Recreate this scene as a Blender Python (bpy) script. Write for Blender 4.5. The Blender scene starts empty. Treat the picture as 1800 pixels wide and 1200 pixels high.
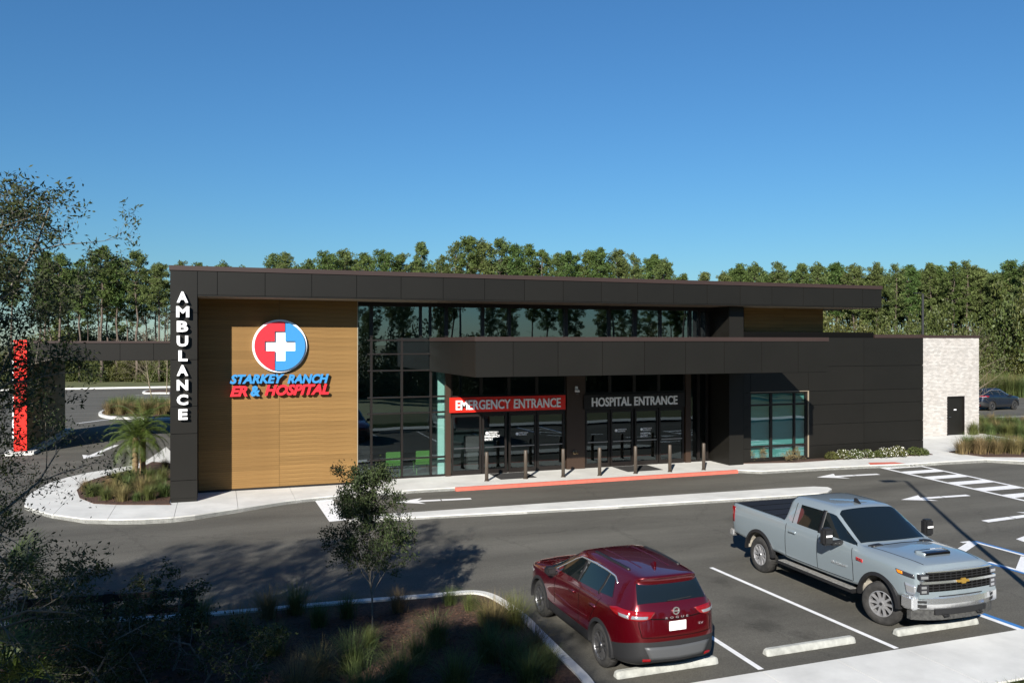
import bpy, bmesh, math, random
import numpy as np
from mathutils import Vector, Matrix
R_ = math.radians
random.seed(7); rng = np.random.default_rng(7)
scene = bpy.context.scene
COL = scene.collection

# ---------------------------------------------------------------- camera
HC = 5.15; FPX = 1440.0
YAW = math.atan(FPX/4004.0)
cam_d = bpy.data.cameras.new('camera'); cam = bpy.data.objects.new('camera', cam_d); COL.objects.link(cam)
cam.location = (0, 0, HC); cam.rotation_euler = (R_(90), 0, -YAW)
cam_d.sensor_width = 36; cam_d.lens = FPX/1800*36; cam_d.clip_end = 4000; cam_d.clip_start = 0.1
scene.camera = cam
# ---------------------------------------------------------------- world, sun, exposure
SUN = Vector((0.70, 1.0, -0.62)).normalized()          # direction the light travels
w = bpy.data.worlds.new('World'); scene.world = w; w.use_nodes = True
nt = w.node_tree; bg = nt.nodes['Background']
sky = nt.nodes.new('ShaderNodeTexSky'); sky.sky_type = 'NISHITA'; sky.sun_disc = False
sky.sun_elevation = math.asin(-SUN.z); sky.sun_rotation = math.atan2(-SUN.x, -SUN.y)
sky.air_density = 1.4; sky.dust_density = 0.0; sky.ozone_density = 10.0; sky.altitude = 0
tint = nt.nodes.new('ShaderNodeMixRGB'); tint.blend_type = 'MULTIPLY'; tint.inputs[0].default_value = 1; tint.inputs[2].default_value = (.80, 1.03, 1.10, 1)
nt.links.new(sky.outputs[0], tint.inputs[1]); nt.links.new(tint.outputs[0], bg.inputs[0]); bg.inputs[1].default_value = 0.054
sd = bpy.data.lights.new('sun', 'SUN'); sd.energy = 5.0; sd.angle = R_(0.53); sd.color = (1, 0.95, 0.865)
so = bpy.data.objects.new('sun', sd); COL.objects.link(so); so.location = (-40, -60, 60)
so.rotation_euler = SUN.to_track_quat('-Z', 'Y').to_euler()
vs = scene.view_settings; vs.view_transform = 'Standard'; vs.look = 'None'; vs.gamma = 1; vs.use_curve_mapping = False
vs.exposure = 0.82
scene.render.engine = 'CYCLES'

# ---------------------------------------------------------------- pixel -> place (photo is 1800x1200)
FW = (math.sin(YAW), math.cos(YAW)); RT = (math.cos(YAW), -math.sin(YAW))
def ray(px, py):
    u = (px-900)/FPX
    return FW[0]+u*RT[0], FW[1]+u*RT[1], (600-py)/FPX
def atY(px, py, Y):
    r = ray(px, py); d = Y/r[1]; return r[0]*d, Y, HC+r[2]*d
def XY(px, Y): return atY(px, 600, Y)[0]
def zg(y):                                              # the car park falls gently away from the building
    if y >= 27.6: return -0.12
    if y <= 18: return -0.37
    return -0.37+(y-18)/9.6*0.25
def gp(px, py, z=None):
    r = ray(px, py); zz = -0.12 if z is None else z
    for k in range(12):
        d = (zz-HC)/r[2]
        if z is None: zz = zg(r[1]*d)
    return (r[0]*d, r[1]*d)

# ---------------------------------------------------------------- materials
MATS = {}
def mat(name, col, rough=0.6, metal=0.0, var=0.0, scale=4.0, bump=0.0, bscale=None, col2=None, coat=0.0, spec=0.5,
        island=0.0, transl=0.0, stretch=None, objvar=0.0, detail=6):
    if name in MATS: return MATS[name]
    m = bpy.data.materials.new(name); m.use_nodes = True; MATS[name] = m
    n = m.node_tree; L = n.links; p = n.nodes['Principled BSDF']
    p.inputs['Roughness'].default_value = rough; p.inputs['Metallic'].default_value = metal
    p.inputs['Specular IOR Level'].default_value = spec
    p.inputs['Coat Weight'].default_value = coat; p.inputs['Coat Roughness'].default_value = 0.03
    c = (*col, 1); src = None
    tc = n.nodes.new('ShaderNodeTexCoord'); mp = n.nodes.new('ShaderNodeMapping'); L.new(tc.outputs['Object'], mp.inputs[0])
    if stretch: mp.inputs['Scale'].default_value = stretch
    if var or col2:
        nz = n.nodes.new('ShaderNodeTexNoise'); nz.inputs['Scale'].default_value = scale; nz.inputs['Detail'].default_value = detail
        nz.inputs['Roughness'].default_value = 0.65
        L.new(mp.outputs[0], nz.inputs['Vector'])
        rp = n.nodes.new('ShaderNodeValToRGB'); rp.color_ramp.elements[0].position = 0.32; rp.color_ramp.elements[1].position = 0.68
        c2 = col2 if col2 else tuple(x*(1+var) for x in col); c1 = col if col2 else tuple(x*(1-var) for x in col)
        rp.color_ramp.elements[0].color = (*c1, 1); rp.color_ramp.elements[1].color = (*c2, 1)
        L.new(nz.outputs[0], rp.inputs[0]); src = rp.outputs[0]
    if island or objvar:
        mx = n.nodes.new('ShaderNodeHueSaturation')
        mr = n.nodes.new('ShaderNodeMapRange')
        if island:
            g = n.nodes.new('ShaderNodeNewGeometry'); L.new(g.outputs['Random Per Island'], mr.inputs[0]); a = island
        else:
            g = n.nodes.new('ShaderNodeObjectInfo'); L.new(g.outputs['Random'], mr.inputs[0]); a = objvar
        mr.inputs[3].default_value = 1-a; mr.inputs[4].default_value = 1+a
        if src: L.new(src, mx.inputs['Color'])
        else: mx.inputs['Color'].default_value = c
        L.new(mr.outputs[0], mx.inputs['Value']); src = mx.outputs[0]
        if island and objvar:
            o = n.nodes.new('ShaderNodeObjectInfo'); m2 = n.nodes.new('ShaderNodeMapRange'); L.new(o.outputs['Random'], m2.inputs[0])
            m2.inputs[3].default_value = 0.5-0.04*objvar*4; m2.inputs[4].default_value = 0.5+0.03*objvar*4
            L.new(m2.outputs[0], mx.inputs['Hue'])
    if src: L.new(src, p.inputs['Base Color'])
    else: p.inputs['Base Color'].default_value = c
    if bump:
        nb = n.nodes.new('ShaderNodeTexNoise'); nb.inputs['Scale'].default_value = bscale or scale*8; nb.inputs['Detail'].default_value = 4
        L.new(mp.outputs[0], nb.inputs['Vector'])
        b = n.nodes.new('ShaderNodeBump'); b.inputs['Strength'].default_value = bump; b.inputs['Distance'].default_value = 0.02
        L.new(nb.outputs[0], b.inputs['Height']); L.new(b.outputs[0], p.inputs['Normal'])
    if transl:
        t = n.nodes.new('ShaderNodeBsdfTranslucent'); ms = n.nodes.new('ShaderNodeMixShader'); ms.inputs[0].default_value = transl
        if src: L.new(src, t.inputs[0])
        else: t.inputs[0].default_value = c
        L.new(p.outputs[0], ms.inputs[1]); L.new(t.outputs[0], ms.inputs[2]); L.new(ms.outputs[0], n.nodes['Material Output'].inputs[0])
    return m

def glass(name, tint, refl, wav=0.0):
    m = bpy.data.materials.new(name); m.use_nodes = True; MATS[name] = m
    n = m.node_tree; L = n.links; n.nodes.remove(n.nodes['Principled BSDF'])
    t = n.nodes.new('ShaderNodeBsdfTransparent'); t.inputs[0].default_value = (*tint, 1)
    g = n.nodes.new('ShaderNodeBsdfGlossy'); g.inputs['Roughness'].default_value = 0.0; g.inputs[0].default_value = (0.80, 0.95, 1.0, 1)
    lw = n.nodes.new('ShaderNodeFresnel'); lw.inputs[0].default_value = 1.5
    ad = n.nodes.new('ShaderNodeMath'); ad.operation = 'ADD'; ad.inputs[1].default_value = refl; ad.use_clamp = True
    L.new(lw.outputs[0], ad.inputs[0])
    ge = n.nodes.new('ShaderNodeNewGeometry'); iv = n.nodes.new('ShaderNodeMath'); iv.operation = 'SUBTRACT'; iv.inputs[0].default_value = 1; L.new(ge.outputs['Backfacing'], iv.inputs[1])
    mm = n.nodes.new('ShaderNodeMath'); mm.operation = 'MULTIPLY'; L.new(ad.outputs[0], mm.inputs[0]); L.new(iv.outputs[0], mm.inputs[1])   # one reflection per pane
    ms = n.nodes.new('ShaderNodeMixShader'); L.new(mm.outputs[0], ms.inputs[0]); L.new(t.outputs[0], ms.inputs[1]); L.new(g.outputs[0], ms.inputs[2])
    L.new(ms.outputs[0], n.nodes['Material Output'].inputs[0])
    if wav:
        tc = n.nodes.new('ShaderNodeTexCoord'); nz = n.nodes.new('ShaderNodeTexNoise'); nz.inputs['Scale'].default_value = 0.9; nz.inputs['Detail'].default_value = 0
        L.new(tc.outputs['Object'], nz.inputs['Vector'])
        b = n.nodes.new('ShaderNodeBump'); b.inputs['Strength'].default_value = wav; b.inputs['Distance'].default_value = 0.02
        L.new(nz.outputs[0], b.inputs['Height']); L.new(b.outputs[0], g.inputs['Normal'])
    return m

# asphalt: fine speckle + broad worn patches
def asphalt_mat():
    m = mat('asphalt', (0.07, 0.066, 0.062), 0.9, spec=0.25, bump=0.35, bscale=90)
    n = m.node_tree; L = n.links; p = n.nodes['Principled BSDF']
    tc = n.nodes['Texture Coordinate']
    a = n.nodes.new('ShaderNodeTexNoise'); a.inputs['Scale'].default_value = 0.35; a.inputs['Detail'].default_value = 8; a.inputs['Roughness'].default_value = 0.7
    mp2 = n.nodes.new('ShaderNodeMapping'); mp2.inputs['Scale'].default_value = (0.35, 1.6, 1)
    L.new(tc.outputs['Object'], mp2.inputs[0]); L.new(mp2.outputs[0], a.inputs['Vector'])
    s = n.nodes.new('ShaderNodeTexNoise'); s.inputs['Scale'].default_value = 45; s.inputs['Detail'].default_value = 3
    L.new(tc.outputs['Object'], s.inputs['Vector'])
    r1 = n.nodes.new('ShaderNodeValToRGB'); r1.color_ramp.elements[0].position = 0.3; r1.color_ramp.elements[1].position = 0.72
    r1.color_ramp.elements[0].color = (0.078, 0.074, 0.063, 1); r1.color_ramp.elements[1].color = (0.138, 0.131, 0.112, 1)
    L.new(a.outputs[0], r1.inputs[0])
    r2 = n.nodes.new('ShaderNodeValToRGB'); r2.color_ramp.elements[0].position = 0.3; r2.color_ramp.elements[1].position = 0.7
    r2.color_ramp.elements[0].color = (0.72, 0.72, 0.72, 1); r2.color_ramp.elements[1].color = (1.25, 1.25, 1.25, 1)
    L.new(s.outputs[0], r2.inputs[0])
    mu = n.nodes.new('ShaderNodeMixRGB'); mu.blend_type = 'MULTIPLY'; mu.inputs[0].default_value = 1
    L.new(r1.outputs[0], mu.inputs[1]); L.new(r2.outputs[0], mu.inputs[2])
    cur = mu.outputs[0]
    def times(fac_out, lo):
        nonlocal cur
        mr = n.nodes.new('ShaderNodeMapRange'); mr.inputs[3].default_value = lo; mr.inputs[4].default_value = 1.0; L.new(fac_out, mr.inputs[0])
        m2 = n.nodes.new('ShaderNodeMixRGB'); m2.blend_type = 'MULTIPLY'; m2.inputs[0].default_value = 1
        L.new(cur, m2.inputs[1]); L.new(mr.outputs[0], m2.inputs[2]); cur = m2.outputs[0]; return mr
    wn = n.nodes.new('ShaderNodeTexNoise'); wn.inputs['Scale'].default_value = 3.5; wn.inputs['Detail'].default_value = 6; L.new(tc.outputs['Object'], wn.inputs['Vector'])
    wv = n.nodes.new('ShaderNodeVectorMath'); wv.operation = 'MULTIPLY_ADD'; wv.inputs[1].default_value = (.7, .7, 0); L.new(wn.outputs['Color'], wv.inputs[0]); L.new(tc.outputs['Object'], wv.inputs[2])
    for (sx, sy, sr) in ((10.6, 14.4, .55), (10.0, 13.3, .28), (10.9, 16.2, .35), (7.6, 17.2, .3), (10.4, 12.6, .22), (16.9, 15.2, .4), (15.1, 21.0, .5), (3.8, 20.4, .45)):
        dn = n.nodes.new('ShaderNodeVectorMath'); dn.operation = 'DISTANCE'; dn.inputs[1].default_value = (sx+.35, sy+.35, zg(sy))
        L.new(wv.outputs[0], dn.inputs[0]); mr = times(dn.outputs['Value'], .62); mr.inputs[1].default_value = sr*.25; mr.inputs[2].default_value = sr*1.5
    tr = n.nodes.new('ShaderNodeTexWave'); tr.bands_direction = 'Y'; tr.inputs['Scale'].default_value = .16; tr.inputs['Distortion'].default_value = 1.2; tr.inputs['Detail'].default_value = 3; L.new(tc.outputs['Object'], tr.inputs['Vector']); times(tr.outputs['Fac'], .86)
    vo = n.nodes.new('ShaderNodeTexVoronoi'); vo.feature = 'DISTANCE_TO_EDGE'; vo.inputs['Scale'].default_value = .16; L.new(wv.outputs[0], vo.inputs['Vector'])
    mr = times(vo.outputs['Distance'], .80); mr.inputs[2].default_value = .006
    L.new(cur, p.inputs['Base Color'])
    return m
asphalt = asphalt_mat()
M_conc = mat('concrete', (0.575, 0.57, 0.54), 0.85, var=0.13, scale=0.9, bump=0.15, bscale=60, spec=0.3, detail=9)
M_conc2 = mat('old_concrete', (0.34, 0.345, 0.32), 0.9, var=0.25, scale=5, bump=0.4, bscale=30, spec=0.3)
M_white = mat('white_road_paint', (0.72, 0.72, 0.72), 0.7, var=0.10, scale=7, bump=0.2, bscale=80, detail=9)
M_bluep = mat('blue_road_paint', (0.03, 0.16, 0.42), 0.7, var=0.15, scale=7)
M_redp = mat('red_kerb_paint', (0.56, 0.13, 0.09), 0.75, var=0.12, scale=5)
M_lawn = mat('lawn', (0.055, 0.075, 0.02), 0.95, col2=(0.11, 0.105, 0.035), scale=0.6, bump=0.6, bscale=40)
M_mulch = mat('mulch', (0.024, 0.012, 0.007), 0.95, col2=(0.095, 0.048, 0.029), scale=14, bump=1.0, bscale=26)
M_panel = mat('bronze_metal_panel', (0.0096, 0.0088, 0.0071), 0.48, var=0.08, scale=0.7, spec=0.28, objvar=0.06, bump=0.06, bscale=1.1)
M_panelside = M_panel
M_joint = mat('panel_joint', (0.006, 0.006, 0.006), 0.8)
M_cap = mat('brown_coping', (0.036, 0.022, 0.019), 0.5, var=0.06, scale=1.0, spec=0.4)
M_frame = mat('dark_bronze_frame', (0.011, 0.0085, 0.0075), 0.45, spec=0.35)
M_brownmetal = mat('brown_metal', (0.040, 0.024, 0.016), 0.45, spec=0.4)
M_soffit = mat('tan_soffit', (0.30, 0.25, 0.18), 0.7)
M_black = mat('black_plastic', (0.012, 0.012, 0.013), 0.5, var=0.1, scale=3)
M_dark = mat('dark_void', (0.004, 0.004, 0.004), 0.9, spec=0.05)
M_wood = mat('wood_plank', (0.165, 0.090, 0.031), 0.6, col2=(0.245, 0.145, 0.053), scale=2.2, stretch=(0.25, 9, 9), bump=0.15, bscale=9, spec=0.15, objvar=0.10)
M_signwhite = mat('sign_white', (0.85, 0.85, 0.86), 0.35)
M_signred = mat('sign_red', (0.62, 0.022, 0.035), 0.4)
M_signblue = mat('sign_blue', (0.038, 0.225, 0.50), 0.4)
M_signdark = mat('sign_return', (0.02, 0.02, 0.022), 0.4)
M_orange = mat('red_panel', (0.74, 0.014, 0.005), 0.45)
M_brick = mat('whitewashed_brick', (0.425, 0.395, 0.365), 0.9, col2=(0.475, 0.455, 0.43), scale=2.2, bump=0.5, bscale=40, island=0.15)
M_mortar = mat('mortar', (0.27, 0.255, 0.235), 0.95, bump=0.3, bscale=50)
M_bollard = mat('bollard_paint', (0.070, 0.055, 0.042), 0.5, var=0.08, scale=3)
M_glass = glass('tinted_glass', (0.50, 0.60, 0.60), 0.20, 0.10)
M_glass2 = glass('entrance_glass', (0.45, 0.47, 0.47), 0.05, 0.05)
M_glass4 = glass('clear_glass', (0.66, 0.76, 0.75), 0.07, 0.08)
M_glass3 = glass('film_glass', (0.74, 0.88, 0.86), 0.13, 0.12)
M_bark = mat('pine_bark', (0.060, 0.043, 0.034), 0.95, col2=(0.15, 0.118, 0.095), scale=3, bump=0.8, bscale=14)
M_greybark = mat('grey_bark', (0.10, 0.088, 0.070), 0.95, col2=(0.20, 0.18, 0.145), scale=6, bump=0.6, bscale=30)
M_pine = mat('pine_needles', (0.074, 0.116, 0.028), 0.7, island=0.45, transl=0.22, spec=0.3, objvar=0.12)
M_pine2 = mat('pine_needles_olive', (0.098, 0.130, 0.038), 0.7, island=0.45, transl=0.22, spec=0.3, objvar=0.12)
M_leafd = mat('dark_oak_leaf', (0.040, 0.054, 0.018), 0.65, spec=0.25, island=0.5, transl=0.2, objvar=0.1)
M_leafg = mat('bright_leaf', (0.095, 0.145, 0.018), 0.6, island=0.45, transl=0.3, objvar=0.2)
M_leafm = mat('bush_leaf', (0.074, 0.090, 0.020), 0.6, island=0.5, transl=0.25, objvar=0.2)
M_grass = mat('ornamental_grass', (0.090, 0.118, 0.030), 0.7, island=0.4, transl=0.25, objvar=0.2)
M_grassdry = mat('straw_grass', (0.19, 0.145, 0.060), 0.8, island=0.35, transl=0.2, objvar=0.15)
M_palm = mat('palm_leaf', (0.072, 0.105, 0.018), 0.5, island=0.35, transl=0.25)
M_flower = mat('white_flower', (0.75, 0.74, 0.70), 0.7, island=0.1)
M_twig = mat('dry_twig', (0.19, 0.155, 0.105), 0.9, island=0.2)
M_deadleaf = mat('dead_leaf', (0.16, 0.075, 0.030), 0.8, island=0.4)

# ---------------------------------------------------------------- scene objects
def tag(o, label=None, cat=None, group=None, kind=None):
    if label: o['label'] = label
    if cat: o['category'] = cat
    if group: o['group'] = group
    if kind: o['kind'] = kind
    return o
def thing(name, label, cat, loc=(0, 0, 0), rz=0.0, group=None):
    o = bpy.data.objects.new(name, None); COL.objects.link(o); o.empty_display_size = 0.2
    o.location = loc; o.rotation_euler = (0, 0, rz)
    return tag(o, label, cat, group)
def link(name, me, m, parent=None, loc=None):
    o = bpy.data.objects.new(name, me); COL.objects.link(o)
    if m is not None and not me.materials: me.materials.append(m)
    if parent: o.parent = parent
    if loc: o.location = loc
    return o
class MB:
    def __init__(s): s.v = []; s.f = []
    def add(s, V, F):
        b = len(s.v); s.v += [tuple(p) for p in V]; s.f += [tuple(b+i for i in f) for f in F]; return s
    def box(s, x0, x1, y0, y1, z0, z1):
        V = [(x, y, z) for z in (z0, z1) for y in (y0, y1) for x in (x0, x1)]
        return s.add(V, [(0, 2, 3, 1), (4, 5, 7, 6), (0, 1, 5, 4), (2, 6, 7, 3), (0, 4, 6, 2), (1, 3, 7, 5)])
    def prism(s, poly, z0, z1):                       # poly counter-clockwise in XY
        n = len(poly); V = [(x, y, z0) for x, y in poly]+[(x, y, z1) for x, y in poly]
        F = [tuple(range(n-1, -1, -1)), tuple(range(n, 2*n))]+[(i, (i+1) % n, n+(i+1) % n, n+i) for i in range(n)]
        return s.add(V, F)
    def prismY(s, poly, y0, y1):                      # poly in XZ, extruded along Y
        n = len(poly); V = [(x, y0, z) for x, z in poly]+[(x, y1, z) for x, z in poly]
        F = [tuple(range(n)), tuple(range(2*n-1, n-1, -1))]+[(i, n+i, n+(i+1) % n, (i+1) % n) for i in range(n)]
        return s.add(V, F)
    def tube(s, pts, rad, n=8, cap=True):
        pts = [Vector(p) for p in pts]; k = len(pts)
        rad = rad if hasattr(rad, '__len__') else [rad]*k
        V = []; up = Vector((0.13, 0.21, 1)).normalized()
        for i, p in enumerate(pts):
            t = (pts[min(i+1, k-1)]-pts[max(i-1, 0)]).normalized()
            a = t.cross(up)
            if a.length < 1e-3: a = t.cross(Vector((1, 0, 0)))
            a.normalize(); b = t.cross(a)
            V += [tuple(p+(a*math.cos(2*math.pi*j/n)+b*math.sin(2*math.pi*j/n))*rad[i]) for j in range(n)]
        F = [(i*n+j, i*n+(j+1) % n, (i+1)*n+(j+1) % n, (i+1)*n+j) for i in range(k-1) for j in range(n)]
        if cap: F += [tuple(range(n-1, -1, -1)), tuple((k-1)*n+j for j in range(n))]
        return s.add(V, F)
    def lathe(s, prof, n=24, axis='z', c=(0, 0, 0)):  # prof (r,h); closed if it returns
        k = len(prof); V = []
        for i, (r, h) in enumerate(prof):
            for j in range(n):
                a = 2*math.pi*j/n
                q = (r*math.cos(a), r*math.sin(a), h) if axis == 'z' else ((r*math.cos(a), h, r*math.sin(a)) if axis == 'y' else (h, r*math.cos(a), r*math.sin(a)))
                V.append((q[0]+c[0], q[1]+c[1], q[2]+c[2]))
        return s.add(V, [(i*n+j, i*n+(j+1) % n, (i+1)*n+(j+1) % n, (i+1)*n+j) for i in range(k-1) for j in range(n)])
    def mesh(s, name='m', smooth=False, bevel=0.0, fix=True):
        me = bpy.data.meshes.new(name); me.from_pydata(s.v, [], s.f)
        if bevel or fix:
            bm = bmesh.new(); bm.from_mesh(me)
            if fix: bmesh.ops.recalc_face_normals(bm, faces=bm.faces)
            if bevel: bmesh.ops.bevel(bm, geom=list(bm.edges), offset=bevel, segments=2, affect='EDGES', clamp_overlap=True)
            bm.to_mesh(me); bm.free()
        if smooth: me.polygons.foreach_set('use_smooth', [True]*len(me.polygons))
        return me
    def build(s, name, m, parent=None, smooth=False, bevel=0.0, loc=None):
        return link(name, s.mesh(name, smooth, bevel), m, parent, loc)
def box(name, m, parent, *a, bevel=0.0): return MB().box(*a).build(name, m, parent, bevel=bevel)
def struct(o): o['kind'] = 'structure'; return o
def dup(o, parent=None):
    c = o.copy(); COL.objects.link(c); c.parent = parent
    for ch in list(o.children): dup(ch, c)
    return c

def ccw(poly):
    a = sum(poly[i][0]*poly[(i+1) % len(poly)][1]-poly[(i+1) % len(poly)][0]*poly[i][1] for i in range(len(poly)))
    return poly if a > 0 else poly[::-1]
def drape(name, m, poly, dz, parent=None):
    """a flat sheet that follows the fall of the ground"""
    bm = bmesh.new(); bm.faces.new([bm.verts.new((x, y, 0)) for x, y in ccw(poly)])
    for Y in (18.0, 27.6):
        bmesh.ops.bisect_plane(bm, geom=bm.verts[:]+bm.edges[:]+bm.faces[:], plane_co=(0, Y, 0), plane_no=(0, 1, 0), dist=1e-5)
    for v in bm.verts: v.co.z = zg(v.co.y)+dz
    me = bpy.data.meshes.new(name); bm.to_mesh(me); bm.free()
    return link(name, me, m, parent)
def smoothpoly(pts, n=6, closed=True):
    out = []; k = len(pts); P = [Vector((*p, 0)) for p in pts]
    rngi = range(k) if closed else range(k-1)
    for i in rngi:
        if closed: p0, p1, p2, p3 = P[i-1], P[i], P[(i+1) % k], P[(i+2) % k]
        else: p0, p1, p2, p3 = P[max(i-1, 0)], P[i], P[i+1], P[min(i+2, k-1)]
        for j in range(n):
            t = j/n
            q = 0.5*((2*p1)+(p2-p0)*t+(2*p0-5*p1+4*p2-p3)*t*t+(3*p1-p0-3*p2+p3)*t**3)
            out.append((q.x, q.y))
    if not closed: out.append((P[-1].x, P[-1].y))
    return out

def text_mesh(s, w_, h_, depth, bold=0.0, shear=0.0, space=1.0):
    """letters standing in XZ, facing -Y, bottom-left at the origin, fitted to w_ x h_"""
    cu = bpy.data.curves.new('t', 'FONT'); cu.body = s; cu.size = 1; cu.extrude = 0.05; cu.offset = bold; cu.shear = shear; cu.space_character = space
    cu.resolution_u = 3
    o = bpy.data.objects.new('t', cu); COL.objects.link(o)
    me = bpy.data.meshes.new_from_object(o.evaluated_get(bpy.context.evaluated_depsgraph_get()))
    bpy.data.objects.remove(o); bpy.data.curves.remove(cu)
    n = len(me.vertices); a = np.empty(n*3); me.vertices.foreach_get('co', a); a = a.reshape(n, 3)
    lo, hi = a.min(0), a.max(0); b = np.empty_like(a)
    b[:, 0] = (a[:, 0]-lo[0])/(hi[0]-lo[0])*w_; b[:, 2] = (a[:, 1]-lo[1])/(hi[1]-lo[1])*h_
    b[:, 1] = -(a[:, 2]-lo[2])/(hi[2]-lo[2])*depth
    me.vertices.foreach_set('co', b.ravel()); me.update()
    return me
def split_islands(me):
    bm = bmesh.new(); bm.from_mesh(me); bmesh.ops.remove_doubles(bm, verts=bm.verts, dist=1e-5)
    bmesh.ops.recalc_face_normals(bm, faces=bm.faces)
    seen = set(); res = []
    for v in bm.verts:
        if v in seen: continue
        st = [v]; comp = []; seen.add(v)
        while st:
            x = st.pop(); comp.append(x)
            for e in x.link_edges:
                y = e.other_vert(x)
                if y not in seen: seen.add(y); st.append(y)
        cs = set(comp); idx = {x: i for i, x in enumerate(comp)}
        fs = {f for x in comp for f in x.link_faces}
        m2 = bpy.data.meshes.new('letter'); m2.from_pydata([tuple(x.co) for x in comp], [], [[idx[q] for q in f.verts] for f in fs]); res.append(m2)
    bm.free()
    return res
def letters(s, parent, m, x, y, z, w_, h_, depth=0.06, rot=None, **k):
    """each letter a part of its own"""
    for me in split_islands(text_mesh(s, w_, h_, depth, **k)):
        o = link('letter', me, m, parent, (x, y, z))
        if rot: o.rotation_euler = rot
def words(s, name, parent, m, x, y, z, w_, h_, depth=0.003, rot=None, **k):
    o = link(name, text_mesh(s, w_, h_, depth, **k), m, parent, (x, y, z))
    if rot: o.rotation_euler = rot
    return o

def quads(name, P, U, V, m, parent=None, tri=False):
    """many small leaves at once: centre P, half axes U and V"""
    n = len(P)
    if tri: C = np.stack([P-U-V, P+U-V, P+V*1.2], 1); k = 3
    else: C = np.stack([P-U, P-V, P+U, P+V], 1); k = 4       # a diamond, leaf-shaped
    me = bpy.data.meshes.new(name); me.vertices.add(n*k); me.vertices.foreach_set('co', C.reshape(-1).astype(np.float32))
    me.loops.add(n*k); me.loops.foreach_set('vertex_index', np.arange(n*k, dtype=np.int32))
    me.polygons.add(n); me.polygons.foreach_set('loop_start', np.arange(0, n*k, k, dtype=np.int32))
    me.update(calc_edges=True); me.validate()
    if m is None: return me
    return link(name, me, m, parent)
def rdir(n):
    d = rng.normal(size=(n, 3)); return d/np.linalg.norm(d, axis=1, keepdims=True)
def leaves(P, L, Wd, droop=0.0):
    n = len(P); U = rdir(n); U[:, 2] -= droop; U /= np.linalg.norm(U, axis=1, keepdims=True)
    V = np.cross(U, rdir(n)); V /= np.linalg.norm(V, axis=1, keepdims=True)+1e-9
    s = rng.uniform(0.7, 1.25, (n, 1))
    return P, U*L/2*s, V*Wd/2*s
# ================================================================ GROUND AND PAVING
def strip_sheet(name, m, x0, x1, ys, dz):
    b = MB(); V = []
    for y in ys: V += [(x0, y, zg(y)+dz), (x1, y, zg(y)+dz)]
    b.add(V, [(2*i, 2*i+1, 2*i+3, 2*i+2) for i in range(len(ys)-1)])
    return b.build(name, m)
struct(strip_sheet('ground', M_lawn, -900, 900, (-900, 18, 27.6, 1200), -0.03))
struct(drape('road', asphalt, [(-75, 9.5), (120, 9.5), (120, 30), (84, 56), (64, 72), (40, 95), (15, 101), (-75, 101)], 0.0))

def cut_poly(poly, x0, x1, y0=-1e4, y1=1e4):
    bm = bmesh.new(); bm.faces.new([bm.verts.new((x, y, 0)) for x, y in poly])
    for co, no in (((x0, 0, 0), (-1, 0, 0)), ((x1, 0, 0), (1, 0, 0)), ((0, y0, 0), (0, -1, 0)), ((0, y1, 0), (0, 1, 0))):
        g = bm.verts[:]+bm.edges[:]+bm.faces[:]
        if not g: break
        bmesh.ops.bisect_plane(bm, geom=g, plane_co=co, plane_no=no, clear_outer=True, dist=1e-6)
    out = [[(v.co.x, v.co.y) for v in f.verts] for f in bm.faces]; bm.free()
    return out
def paving(name, poly, xs, z0, z1, m=M_conc, ys=None):
    """a walk of cast slabs with open joints, on one base"""
    poly = ccw(poly)
    base = struct(MB().prism(poly, z0, z1-0.035).build(name, M_conc2))
    ys = ys or [-1e4, 1e4]
    for a, b in zip(xs[:-1], xs[1:]):
        for c, d in zip(ys[:-1], ys[1:]):
            for pc in cut_poly(poly, a+0.006, b-0.006, c+0.006, d-0.006):
                MB().prism(ccw(pc), z0+0.01, z1).build('slab', m, base)
    return base
P0 = lambda px, py: gp(px, py, 0.0)
# the walk along the front, with the round nose west of the pillar
outer = [P0(*p) for p in ((300, 908.5), (255, 911), (210, 912), (150, 911), (90, 903), (60, 895), (43, 888), (45, 876), (60, 861), (90, 847), (120, 838), (156, 830), (195, 824), (240, 816), (262, 806), (292, 785))]
front = [P0(*p) for p in ((343, 904), (379, 898.3), (415, 893), (459, 886), (502, 879.5), (548, 874.2), (600, 869.5), (650, 865.5), (720, 860.5))]
nose = [(-1.2, 37.5), (-1.2, 30.0)]
west_walk = [(5.0, 30.42), (-1.2, 30.42)]+[(-1.2, 40.0)]+outer[::-1]
lower = front+[(8.0, 27.95)]
walk_poly = outer[::-1]+lower+[(8.0, 30.42), (-1.2, 30.42), (-1.2, 36.5)]
paving('sidewalk', walk_poly, [-7, -4.6, -3.0, -1.2, 0.6, 2.4, 4.2, 6.0, 8.0], -0.40, 0.0)
paving('sidewalk', [(8.003, 27.95), (19.6, 27.95), (19.6, 30.42), (8.003, 30.42)], [8.0+1.66*i for i in range(8)], -0.40, 0.0)
rb = [(19.603, 27.95)]+[P0(*p) for p in ((1340, 827), (1400, 823.5), (1455, 820.5), (1530, 817))]
rf = [P0(*p) for p in ((1600, 814.5), (1660, 810.5), (1735, 806.5))]
paving('sidewalk', rb+rf+[P0(1800, 809.5), (48, 28.9), (48, 34.3), (19.603, 34.3)], [19.6+1.9*i for i in range(8)]+[35.5, 38, 42, 48], -0.40, 0.0)
# red kerb at the doors: a painted face and top
o = struct(MB().box(P0(800, 856)[0], 19.62, 27.80, 27.947, -0.40, 0.004).build('kerb', M_redp)); 
o = struct(drape('tactile_ramp', M_redp, [P0(1530, 816.5), P0(1592, 814.5), P0(1572, 811.8), P0(1526, 812.8)], 0.124)); 
for v in o.data.vertices: v.co.z = 0.004
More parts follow.
